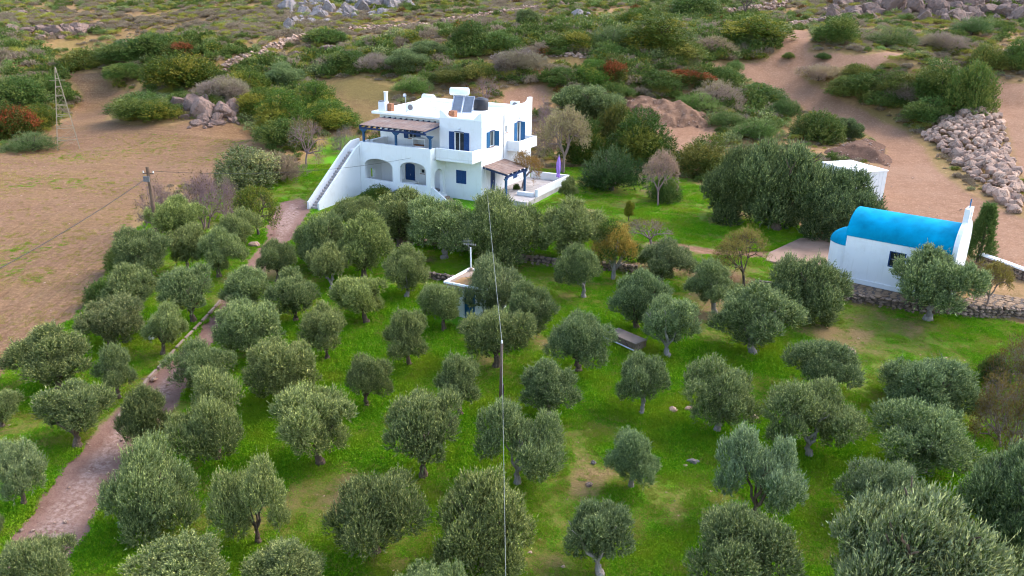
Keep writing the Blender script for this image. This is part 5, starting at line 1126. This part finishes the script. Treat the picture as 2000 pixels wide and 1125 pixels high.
#==PART4==
# ================================================================ stones: walls, boulders, outcrops, soil heaps
def rock_mesh(seed, n=14, mat=None, flat=0.75, jag=0.18):
    r = random.Random(seed); bm = bmesh.new()
    for i in range(n):
        z = 1-2*(i+0.5)/n; a = i*2.39996+r.uniform(-0.4, 0.4); q = math.sqrt(max(0, 1-z*z)); s_ = r.uniform(1-jag, 1+jag)
        bm.verts.new((q*math.cos(a)*s_, q*math.sin(a)*s_, z*flat*s_))
    res = bmesh.ops.convex_hull(bm, input=bm.verts); bmesh.ops.delete(bm, geom=[g for g in res['geom_interior'] if isinstance(g, bmesh.types.BMVert)], context='VERTS')
    bmesh.ops.recalc_face_normals(bm, faces=bm.faces); me = bpy.data.meshes.new('stone'); bm.to_mesh(me); bm.free()
    if mat: me.materials.append(mat)
    return me
def big_rock_mesh(seed, mat):
    r = np.random.RandomState(seed); bm = bmesh.new(); bmesh.ops.create_icosphere(bm, subdivisions=4, radius=1)
    pl = [(unit(r.randn(3)), r.uniform(0.45, 0.85)) for _ in range(12)]; off = r.rand(3)*50
    def nz(p, s): return abs(float(fbm(p[0]*10+off[0]+p[2]*7, p[1]*10+off[1]-p[2]*5, s, 3))-0.5)*2
    for v in bm.verts:
        p = np.array(v.co)
        for n_, d_ in pl:
            k = p @ n_
            if k > d_: p = p-n_*(k-d_)*0.9
        p = p*(0.92+0.34*nz(p, 6.0)+0.12*nz(p, 1.8)); v.co = p
    me = bpy.data.meshes.new('rock'); bm.to_mesh(me); bm.free(); me.materials.append(mat); return me
STM = [rock_mesh(i, 13, M['stonedark'], 0.8) for i in range(8)]; BOM = [rock_mesh(20+i, 18, M['stone'], 0.8, 0.22) for i in range(10)]
RKM = [big_rock_mesh(40+i, M['rock']) for i in range(6)]; RKP = [big_rock_mesh(60+i, M['rockpale']) for i in range(5)]
srng = random.Random(17)
def along(line, step):
    out = []
    for a, b in zip(line[:-1], line[1:]):
        d = b-a; L = float(np.hypot(*d)); n = max(1, int(L/step))
        for k in range(n): out.append((a+d*(k/n), d/L))
    return out
def dry_wall(line, hgt, size, label, courses, limit=290, top=None, back=0.25, name='dry_stone_wall', side=-1):
    """retaining wall of single stones on the low side of a step"""
    c = line.mean(0); t = empty(name, (c[0], c[1], gh(*c))); tag(t, label, 'wall')
    core = MB()
    for a, b in zip(line[:-1], line[1:]):
        z = min(gh(*(a+np.array([0.0, -0.5]))), gh(*(b+np.array([0.0, -0.5]))))-0.3; zt_ = max(gh(*(a+np.array([0, -0.5]))), gh(*(b+np.array([0, -0.5]))))+hgt-0.12
        core.bar((a[0]-c[0], a[1]-c[1], (z+zt_)/2-t.location.z), (b[0]-c[0], b[1]-c[1], (z+zt_)/2-t.location.z), 0.22, zt_-z)
    core.build('core', M['earth'], t); n = 0
    for p, d in along(line, size*0.92):
        z0 = gh(p[0], p[1]-0.55); hc = hgt if top is None else max(0.3, top-z0)
        for k in range(courses):
            if n >= limit: break
            q = p+d*srng.uniform(-0.1, 0.1)+np.array([d[1], -d[0]])*srng.uniform(0.06, 0.14); hs = hc/courses
            link('stone', srng.choice(STM), t, (q[0]-c[0], q[1]-c[1], z0+hs*(k+0.45)-t.location.z+srng.uniform(-0.03, 0.03)), (srng.uniform(-0.3, 0.3), srng.uniform(-0.3, 0.3), srng.uniform(0, 6)), (size*0.56*srng.uniform(0.8, 1.25), size*0.5*srng.uniform(0.8, 1.2), hs*0.75)); n += 1
    return t
dry_wall(WALL_TERRACE, 0.8, 0.42, 'dark dry stone retaining wall between the house lawn and the grove', 3)
dry_wall(WALL_CHAPEL, 0.75, 0.42, 'dry stone retaining wall below the chapel walkway', 4, top=1.62)
dry_wall(gline([(838,543),(870,548),(902,556)]), 0.6, 0.36, 'short dark dry stone wall left of the pump shed', 3)
lw = gline([(1912,515),(1960,532),(2012,552)]); tcap = dry_wall(lw, 0.75, 0.36, 'stone wall with white coping beside the road right of the chapel', 3)
m = MB(); c0 = np.array(tcap.location)
for a, b in zip(lw[:-1], lw[1:]): m.bar((a[0]-c0[0], a[1]-c0[1], gh(*a)+0.80-c0[2]), (b[0]-c0[0], b[1]-c0[1], gh(*b)+0.80-c0[2]), 0.5, 0.13)
m.build('coping', M['roofwhite'], tcap)
def far_wall(px, hgt, size, label, wid=1.0):
    """far dry stone wall; its stones are too small to pick apart"""
    line = gline(px); c = line.mean(0); t = empty('dry_stone_wall', (c[0], c[1], gh(*c))); tag(t, label, 'wall'); mb = MB()
    hull = [rock_mesh(200+i, 9) for i in range(6)]; hv = [([tuple(v.co) for v in h.vertices], [tuple(p.vertices) for p in h.polygons]) for h in hull]
    for p, d in along(line, size*0.75):
        for k in range(5):
            q = p+np.array([srng.uniform(-wid, wid)*0.5, srng.uniform(-wid, wid)]); z = gh(*q)+hgt*srng.uniform(0.0, 1.0)*(1-abs(q[1]-p[1])/wid*0.6); s_ = size*srng.uniform(0.35, 0.75); vs, fs = srng.choice(hv); a = srng.uniform(0, 6)
            mb.add([(q[0]-c[0]+s_*(v[0]*math.cos(a)-v[1]*math.sin(a)), q[1]-c[1]+s_*(v[0]*math.sin(a)+v[1]*math.cos(a)), z-t.location.z+s_*v[2]) for v in vs], fs)
    for h in hull: bpy.data.meshes.remove(h)
    tag(mb.build('stonework', M['stone'], t), kind='stuff'); return t
far_wall([(438,134),(480,118),(530,98),(605,72)], 0.8, 0.6, 'pale rubble wall climbing the slope left of the dry field')
far_wall([(680,62),(760,57),(865,52)], 0.9, 0.6, 'straight pale rubble wall high above the dry field')
far_wall([(868,44),(960,31),(1040,18),(1135,11)], 0.9, 0.6, 'long pale rubble wall near the top edge above the narrow field strip')
far_wall([(1392,30),(1450,26),(1535,12)], 1.6, 0.7, 'stone terrace wall at the top edge behind the small leafless tree', 1.6)
far_wall([(960,113),(1080,108),(1150,112)], 0.5, 0.5, 'low pale stone edging along the back of the narrow field strip', 0.6)
far_wall([(1540,50),(1600,42),(1650,36)], 0.7, 0.6, 'short rubble wall at the top end of the dirt road', 0.8)
# boulder heap by the road
hp_ = np.array([ground(*p)[:2] for p in [(1800,266),(1832,243),(1872,218),(1908,198),(1950,228),(1972,285),(1986,335),(1994,405),(1976,416),(1942,388),(1900,352),(1860,314)]])
c = hp_.mean(0); heap = empty('boulder_heap', (c[0], c[1], gh(*c))); tag(heap, 'heap of pale boulders between the two dirt roads at right', 'boulders')
bx0, by0 = hp_.min(0); bx1, by1 = hp_.max(0); pts = []; tries = 0
while len(pts) < 290 and tries < 40000:
    tries += 1; q = np.array([srng.uniform(bx0, bx1), srng.uniform(by0, by1)]); e = float(signed(q[:1], q[1:], hp_)[0])
    if e < 0.1: continue
    s_ = srng.choice((0.4, 0.5, 0.6, 0.75, 0.95))*srng.uniform(0.85, 1.15)
    if any((q[0]-p[0])**2+(q[1]-p[1])**2 < ((s_+p[2])*0.62)**2 for p in pts): continue
    pts.append((q[0], q[1], s_, e))
mound = MB(); 
for (x, y, s_, e) in pts:
    z = gh(x, y)+min(e, 3.0)*0.42; link('boulder', srng.choice(BOM), heap, (x-c[0], y-c[1], z-heap.location.z+s_*0.25), (srng.uniform(-0.6, 0.6), srng.uniform(-0.6, 0.6), srng.uniform(0, 6)), (s_*srng.uniform(0.85, 1.2), s_*srng.uniform(0.8, 1.1), s_*srng.uniform(0.75, 1.0)))
def soil_mound(poly_px, hgt, label, mat, rough=0.5, name='soil_heap', edge=2.5):
    P = np.array([ground(*p)[:2] for p in poly_px]); c = P.mean(0); lo = P.min(0)-0.5; hi = P.max(0)+0.5; st_ = 0.3
    X, Y = np.meshgrid(np.arange(lo[0], hi[0], st_), np.arange(lo[1], hi[1], st_)); sh = X.shape; x = X.ravel(); y = Y.ravel(); e = signed(x, y, P)+(fbm(x, y, 2.0, 3)-0.5)*1.2
    z = height(x, y)+np.clip(e/edge, -0.2, 1)**1.0*hgt*(0.75+0.5*fbm(x, y, 3, 3))+np.where(e > 0, (fbm(x+9, y, 1.3, 4)-0.5)*rough, 0)-0.1
    z0 = gh(*c); t = empty(name, (c[0], c[1], z0)); tag(t, label, 'soil heap'); keep = (e > -0.35).reshape(sh); vs = [(a-c[0], b-c[1], d-z0) for a, b, d in zip(x, y, z)]; fs = []
    for j in range(sh[0]-1):
        for i in range(sh[1]-1):
            if keep[j, i] and keep[j+1, i] and keep[j, i+1] and keep[j+1, i+1]: k = j*sh[1]+i; fs.append((k, k+1, k+sh[1]+1, k+sh[1]))
    m = MB(); m.add(vs, fs, True); m.build('earth', mat, t); return t, c, z0, P
MOUNDS = []
def mat_soil(name, a, b):
    t = NT(name); n = t.noise(1.3, 6, 0.7); n2 = t.noise(6, 4, 0.7); col = t.mix(t.ramp(n, 0.35, 0.65), a, b); col = t.mix(t.ramp(n2, 0.62, 0.72), col, (0.36, 0.25, 0.18)); t.bump(n2, 0.9, 0.12); return t.done(col, 0.95, 0.1)
M['soil'] = mat_soil('heaped_soil', (0.125, 0.066, 0.038), (0.25, 0.142, 0.09)); M['soil2'] = mat_soil('dark_heaped_soil', (0.10, 0.052, 0.034), (0.17, 0.095, 0.062))
for args in (([(1198,200),(1240,190),(1300,196),(1345,212),(1385,232),(1392,250),(1340,248),(1280,250),(1240,236),(1205,216)], 1.35, 'long ragged reddish earth heap behind the very dark tree', M['soil'], 1.7),
             ([(1596,300),(1630,284),(1680,276),(1725,284),(1742,310),(1738,326),(1690,316),(1640,308)], 1.3, 'reddish earth heap beside the dirt road behind the white cabin', M['soil2'], 0.5)):
    t, c, z0, P = soil_mound(*args); MOUNDS.append(P); mb = MB(); hv = rock_mesh(300, 9); vs0 = [tuple(v.co) for v in hv.vertices]; fs0 = [tuple(p.vertices) for p in hv.polygons]; bpy.data.meshes.remove(hv)
    for k in range(160):
        q = np.array([srng.uniform(P[:, 0].min(), P[:, 0].max()), srng.uniform(P[:, 1].min(), P[:, 1].max())]); e = float(signed(q[:1], q[1:], P)[0])
        if e < 0: continue
        s_ = srng.uniform(0.05, 0.16); zz = gh(*q)+min(1, e/2.5)*args[1]*0.9-z0; mb.add([(q[0]-c[0]+v[0]*s_, q[1]-c[1]+v[1]*s_, zz+v[2]*s_) for v in vs0], fs0)
    tag(mb.build('loose_stones', M['stone'], t), kind='stuff')
def outcrop(rocks, label, mesh, group=None):
    """rocks: (px, py foot, width px, height/width)"""
    P0 = ground(rocks[0][0], rocks[0][1]); t = empty('rock_outcrop', tuple(P0)); tag(t, label, 'rocks', group)
    full = list(rocks)+[(px+srng.uniform(-0.8, 0.8)*wpx, py+srng.uniform(-0.25, 0.25)*wpx, wpx*srng.uniform(0.3, 0.6), hr) for (px, py, wpx, hr) in rocks for _ in range(5)]
    for (px, py, wpx, hr) in full:
        if py < 1: continue
        g = ground(px, py); s_ = wpx*float((g-CO) @ FWD)/FPX/2
        link('rock', srng.choice(mesh), t, (g[0]-P0[0], g[1]-P0[1]+s_*0.4, g[2]-P0[2]+s_*hr*0.12), (srng.uniform(-0.25, 0.25), srng.uniform(-0.25, 0.25), srng.uniform(0, 6)), (s_*1.1, s_*1.0, s_*hr*1.25))
    return t
outcrop([(20,60,40,.5),(48,64,36,.45),(75,60,34,.5),(100,66,44,.55),(128,62,40,.7),(155,62,46,.8),(172,58,30,.7),(35,30,34,.4),(90,26,30,.4)], 'band of pinkish rock on the upper left slope', RKM)
outcrop([(560,20,40,.7),(590,32,36,.8),(615,36,40,.7),(640,22,34,.9),(575,45,24,.8),(560,55,28,1.0),(625,10,44,.6)], 'pale grey rocks at the top edge above the climbing rubble wall', RKP)
outcrop([(680,30,34,.9),(705,22,40,1.0),(730,14,44,1.0),(762,16,44,.9),(785,8,36,.8),(690,8,44,.9),(745,30,30,.6)], 'white grey rock outcrop at the top edge left of centre', RKP)
outcrop([(345,208,46,.9),(372,214,56,.9),(402,222,62,.8),(432,226,54,.8),(458,218,42,1.0),(420,240,34,.5),(385,243,30,.5),(450,238,26,.5)], 'pinkish grey rocks between bushes at the far field corner', RKM)
outcrop([(585,110,30,.6),(610,112,34,.6),(640,108,36,.8),(520,118,18,.8)], 'few rounded pale rocks left of the upper dry field', RKM)
outcrop([(1130,32,26,.8),(1145,45,24,.8),(1125,50,22,.7),(1030,105,22,.6),(1012,112,20,.7)], 'scattered small pale rocks right of the long rubble wall', RKP)
outcrop([(1632,36,44,.8),(1672,32,46,.9),(1705,28,50,.9),(1745,22,50,1.0),(1790,26,56,1.0),(1700,8,50,.9),(1750,6,56,.8),(1650,12,40,.8)], 'rock cliff at the top edge right of the dirt road, left part', RKM)
outcrop([(1830,30,54,.9),(1868,38,50,.9),(1900,34,46,1.0),(1935,30,52,.9),(1972,36,48,.9),(2000,40,46,.9),(1840,8,56,.8),(1890,8,60,.8),(1940,6,60,.8),(1990,10,56,.8)], 'rock cliff in the top right corner', RKM)
outcrop([(1645,172,12,.7),(1960,60,16,.6),(1925,66,12,.6)], 'few small pale rocks below the top right cliff', RKP)
# loose rocks in the grove
for (px, py, w_, lab, me) in ((1353,905,24,'single grey rock lying in the lower right grove grass', RKP[0]),(1338,912,14,'small reddish stone beside the single grey rock', BOM[1]),(1160,905,14,'small pale stone left of the little olive tree', RKP[1]),
  (1150,948,16,'brown stone half sunk in grass below the small pale stone', BOM[2]),(1315,803,22,'reddish rock between two olives with white trunk feet', BOM[3]),(1345,800,18,'second reddish rock beside the first one', BOM[4]),(1425,822,20,'reddish rock under the broad olive tree right side', BOM[5]),(1472,818,20,'orange brown rock right of the broad olive tree', BOM[6]),(1265,868,10,'tiny pale stone left of the little olive tree crown', RKP[2]),(495,481,24,'flat pinkish boulder beside the upper driveway', BOM[7]),(1660,690,28,'flat brown rock on the bank between two olives', BOM[8]),(300,742,16,'pale stone at the driveway kerb end', BOM[9])):
    g = ground(px, py); s_ = w_*float((g-CO) @ FWD)/FPX/2; o = link('rock', me, None, (g[0], g[1], g[2]+s_*0.2), (0.2, 0.1, srng.uniform(0, 6)), (s_*1.1, s_*0.9, s_*0.75)); tag(o, lab, 'rock')
# driveway kerb
kl = gline([(232,818),(290,742),(345,682),(395,630),(432,588)]); kc = kl.mean(0); kb = empty('driveway_kerb', (kc[0], kc[1], gh(*kc))); tag(kb, 'low pale concrete kerb along the left side of the driveway', 'kerb')
for p, d in along(kl, 1.0):
    if srng.random() < 0.06: continue
    L = srng.uniform(0.96, 1.0); m = MB(); q = p+d*L; m.bar((p[0]-kc[0], p[1]-kc[1], gh(*p)+0.06-kb.location.z), (q[0]-kc[0], q[1]-kc[1], gh(*q)+0.06-kb.location.z), 0.15, 0.2); m.build('kerb_stone', M['concrete'], kb)
# stone trough
a = ground(1186, 662); b = ground(1240, 690); d = b-a; L = float(np.hypot(d[0], d[1])); tr_ = empty('stone_trough', (a[0], a[1], (a[2]+b[2])/2), math.atan2(d[1], d[0])); tag(tr_, 'long low stone trough in the grass between olives', 'trough')
m = MB(); m.box(0, L, 0, 0.22, -0.2, 0.5); m.box(0, L, 0.75, 0.97, -0.2, 0.5); m.box(0, 0.2, 0.222, 0.748, -0.2, 0.5); m.box(L-0.2, L, 0.222, 0.748, -0.2, 0.5); m.build('body', M['stonedark'], tr_)
m = MB(); m.box(-0.03, L+0.03, -0.03, 1.0, 0.502, 0.56); m.build('cap', M['concrete'], tr_); m = MB(); m.tube([(-0.1, -0.25, 0.25), (L+0.1, -0.25, 0.22)], 0.04, 6); m.build('pipe', M['metal'], tr_)
g = ground(296, 663); m = MB(); m.tube([(g[0], g[1], g[2]), (g[0], g[1], g[2]+0.12), (g[0]+0.02, g[1], g[2]+0.26), (g[0]+0.02, g[1], g[2]+0.34)], [0.16, 0.2, 0.12, 0.05], 9); tag(m.build('white_bag', M['acw']), 'small white plastic bag lying in grass left of the driveway', 'bag')

# ================================================================ uncountable cover: hillside scrub, grass, small stones
def scatter(name, pts, scl, idx, protos, label, cat, align=None):
    pc = bpy.data.collections.new(name+'_kinds')
    for i, me in enumerate(protos): o = bpy.data.objects.new('%s_%02d' % (name, i), me); pc.objects.link(o)
    n = len(pts); me = bpy.data.meshes.new(name); me.vertices.add(n); me.vertices.foreach_set('co', np.asarray(pts, np.float32).ravel()); me.update()
    a = me.attributes.new('scl', 'FLOAT_VECTOR', 'POINT'); a.data.foreach_set('vector', np.asarray(scl, np.float32).ravel())
    a = me.attributes.new('rot', 'FLOAT_VECTOR', 'POINT'); a.data.foreach_set('vector', np.stack([np.random.uniform(-0.12, 0.12, n), np.random.uniform(-0.12, 0.12, n), np.random.uniform(0, 6.28, n)], 1).astype(np.float32).ravel())
    a = me.attributes.new('idx', 'INT', 'POINT'); a.data.foreach_set('value', np.asarray(idx, np.int32))
    ob = link(name, me); tag(ob, label, cat, kind='stuff')
    ng = bpy.data.node_groups.new(name, 'GeometryNodeTree'); ng.interface.new_socket('Geometry', in_out='INPUT', socket_type='NodeSocketGeometry'); ng.interface.new_socket('Geometry', in_out='OUTPUT', socket_type='NodeSocketGeometry')
    N_ = ng.nodes; gi = N_.new('NodeGroupInput'); go = N_.new('NodeGroupOutput'); ip = N_.new('GeometryNodeInstanceOnPoints'); ci = N_.new('GeometryNodeCollectionInfo'); ci.inputs['Collection'].default_value = pc; ci.inputs['Separate Children'].default_value = True; ci.inputs['Reset Children'].default_value = True
    def na(nm, ty): q = N_.new('GeometryNodeInputNamedAttribute'); q.data_type = ty; q.inputs['Name'].default_value = nm; return [s for s in q.outputs if s.enabled and s.name == 'Attribute'][0]
    ng.links.new(gi.outputs[0], ip.inputs['Points']); ng.links.new(ci.outputs[0], ip.inputs['Instance']); ip.inputs['Pick Instance'].default_value = True
    ng.links.new(na('idx', 'INT'), ip.inputs['Instance Index']); ng.links.new(na('rot', 'FLOAT_VECTOR'), ip.inputs['Rotation']); ng.links.new(na('scl', 'FLOAT_VECTOR'), ip.inputs['Scale'])
    ng.links.new(ip.outputs[0], go.inputs[0]); md = ob.modifiers.new('scatter', 'NODES'); md.node_group = ng; return ob
def small_bush(seed, mat, L=0.2, Wd=0.09, n=150, n_per=6, hug=0.75, up=0.45, fine=False):
    rs = np.random.RandomState(seed); lob = [((0, 0, 0.25), (0.8, 0.8, hug))]+[((rs.uniform(-0.5, 0.5), rs.uniform(-0.5, 0.5), rs.uniform(0.15, 0.4)), (0.5, 0.5, hug*0.7)) for _ in range(4)]
    p, d = sprigs_on_lobes(lob, n, rs, up, -0.15, 0.3); ok = p[:, 2] > 0; me, v = leaf_mesh('scrub_%d' % seed, p[ok], d[ok], n_per, L, Wd, rs.uniform(0.12, 0.3, ok.sum()), 0.5, rs, mat, extra_tip=0.3); return me
rs = np.random.RandomState(77)
sc = [small_bush(1, M['mastic']), small_bush(2, M['spiny'], 0.16, 0.04, 170, 9), small_bush(3, M['yellowleaf']), small_bush(4, M['bright'], 0.16, 0.04, 170, 9), small_bush(5, M['olive'], 0.16, 0.05, 170, 8), small_bush(6, M['drygrass'], 0.3, 0.03, 130, 8, 0.45, 1.2), small_bush(7, M['spiny'], 0.2, 0.06, 150, 7, 0.5), small_bush(8, M['redleaf'])]
FOOT = [np.array([hw(x, y)[:2] for x, y in ((-13.6,-9.2),(-11.7,-9.2),(-11.7,-2.9),(5.0,-2.9),(5.0,10.5),(0,11.0),(-13,11.0),(-13.6,-1))]), np.array([cw(*p)[:2] for p in poly]), np.array([cw(x, y)[:2] for x, y in ((-1.7,-0.2),(7.4,-0.2),(7.4,4.2),(-1.7,4.2))]),
        np.array([at_z(a, b, 1.6)[:2] for a, b in [(1582,456),(1640,462),(1640,540),(1575,522),(1495,508),(1503,492)]]), np.array([(SH[0]-1, SH[1]-1.8), (SH[0]+4, SH[1]-2), (SH[0]+4.5, SH[1]+2.5), (SH[0]+1, SH[1]+3.2)]), np.array([(30.5,83),(32.5,77),(36.5,80),(34.5,86)])]
def clear_of(x, y, regs, m=0.3):
    ok = np.ones(len(x), bool)
    for r in regs: ok &= signed(x, y, REG[r]) < -(0.8 if 'road' in r else m)
    for f in FOOT: ok &= signed(x, y, f) < -0.1
    for f in [hp_]+MOUNDS: ok &= signed(x, y, f) < -0.2
    return ok
n = 84000; y = 62+155*rs.rand(n)**0.8; x = rs.uniform(-0.78, 0.78, n)*y
den = np.clip((fbm(x, y, 9, 3)-0.33)*3.4, 0.30, 1)
ok = (rs.rand(n) < den*0.72) & clear_of(x, y, ['green', 'field', 'hayfield', 'hayfield2', 'redsoil', 'road', 'road2', 'clearing', 'driveway'], 0.5)
x = x[ok]; y = y[ok]; z = height(x, y)-0.05; kz = fbm(x+77, y, 16, 3)
u = rs.rand(len(x)); idx = np.where(u < 0.13, 0, np.where(u < 0.34, 1, np.where(u < 0.40, 2, np.where(u < 0.46, 3, np.where(u < 0.62, 4, np.where(u < 0.86, 5, np.where(u < 0.99, 6, 7)))))))
idx = np.where((kz > 0.55) & (u < 0.6), 6, idx); idx = np.where((kz < 0.40) & (u < 0.35), 0, idx)
MQ = gline([(480,130),(700,90),(880,60),(1150,40),(1530,40),(1520,100),(1380,124),(1500,190),(1560,240),(1440,290),(1330,250),(1150,190),(1000,165),(850,168),(775,150),(620,150),(600,180),(690,285),(560,300),(480,240)]); mq = (signed(x, y, MQ) > 0) | ((signed(x, y, gline([(0,75),(420,75),(420,125),(300,140),(0,200)])) > 0)); idx = np.where(mq & (rs.rand(len(x)) < 0.6), rs.choice([0, 0, 2, 3, 4, 1, 0], len(x)), idx)
s1 = np.where(mq, 1.55, 1.0)*(0.28+0.7*rs.rand(len(x))**1.7)*np.where(idx == 0, 1.2, 1.0)*np.clip((y-40)/70, 0.6, 1.15)
scatter('hillside_scrub', np.stack([x, y, z], 1), np.stack([s1, s1, s1*rs.uniform(0.6, 1.0, len(x))], 1), idx, sc, 'low mixed scrub covering the stony hillside', 'scrub')
def tuft(seed, mat, L, Wd, n, rad, hgt, spread):
    rs_ = np.random.RandomState(seed); a = rs_.uniform(0, 6.28, n); r = rad*np.sqrt(rs_.rand(n)); p = np.stack([r*np.cos(a), r*np.sin(a), np.zeros(n)], 1); d = unit(np.stack([rs_.randn(n)*0.35, rs_.randn(n)*0.35, np.ones(n)], 1))
    return leaf_mesh('tuft_%d' % seed, p, d, 3, L, Wd, rs_.uniform(0.3, 1.0, n)*hgt, spread, rs_, mat)[0]
gt = [tuft(1, M['grass'], 0.055, 0.042, 70, 0.36, 0.07, 0.75), tuft(2, M['grass'], 0.07, 0.03, 70, 0.34, 0.10, 0.6), tuft(3, M['grass'], 0.055, 0.045, 64, 0.38, 0.05, 0.85), tuft(4, M['drygrass'], 0.11, 0.012, 50, 0.34, 0.06, 0.6)]
n = 175000; y = 20+70*rs.rand(n)**1.25; x = rs.uniform(-0.84, 0.84, n)*y
dr = dryness(x, y); keep = rs.rand(n) < np.clip((0.66-dr)/0.12, 0.16, 1); x = x[keep]; y = y[keep]; dr = dr[keep]
ok = (signed(x, y, REG['green']) > 0.1) & clear_of(x, y, ['driveway', 'field', 'path', 'path2'], 0.05); x = x[ok]; y = y[ok]; dr = dr[ok]
idx = np.where(rs.rand(len(x)) < np.clip((dr-0.44)*4, 0.05, 0.6), 3, rs.randint(0, 3, len(x))); lush = np.clip(1.3-(dr-0.35)*2.2, 0.5, 1.35); s1 = rs.uniform(0.7, 1.25, len(x))*np.clip(lush, 0.6, 1.4)
scatter('grass', np.stack([x, y, height(x, y)-0.01], 1), np.stack([s1, s1, s1*lush], 1), idx, gt, 'green clover and grass covering the olive grove floor', 'grass')
n = 30000; y = 26+75*rs.rand(n); x = rs.uniform(-0.72, -0.1, n)*y; gs = fbm(x, y, 6, 3); ok = (signed(x, y, REG['field']) > 0.2) & (rs.rand(n) < np.clip((gs-0.35)*3, 0.12, 1)); x = x[ok]; y = y[ok]; gs = gs[ok]; s1 = rs.uniform(0.35, 0.75, len(x))
scatter('field_stubble', np.stack([x, y, height(x, y)-0.01], 1), np.stack([s1, s1, s1], 1), np.where((gs > 0.6) & (rs.rand(len(x)) < 0.25), 0, 1), [gt[2], gt[3]], 'thin dry stubble and weeds on the ploughed field', 'stubble')
n = 5200; y = 24+120*rs.rand(n)**1.3; x = rs.uniform(-0.72, 0.74, n)*y; pr = np.where(signed(x, y, REG['field']) > 0, 0.7, np.where(signed(x, y, REG['driveway']) > 0.2, 1.0, np.where(dryness(x, y) > 0.58, 0.7, 0.15)))
ok = (rs.rand(n) < pr); ok &= np.array([True]*n)
for f in FOOT: ok &= signed(x, y, f) < -0.1
x = x[ok]; y = y[ok]; s1 = 0.03+0.10*rs.rand(len(x))**3
scatter('small_stones', np.stack([x, y, height(x, y)-0.02], 1), np.stack([s1, s1, s1*0.8], 1), rs.randint(0, 5, len(x)), [rock_mesh(400+i, 9, M['stone']) for i in range(5)], 'small loose stones strewn over field, driveway and bare ground', 'stones')
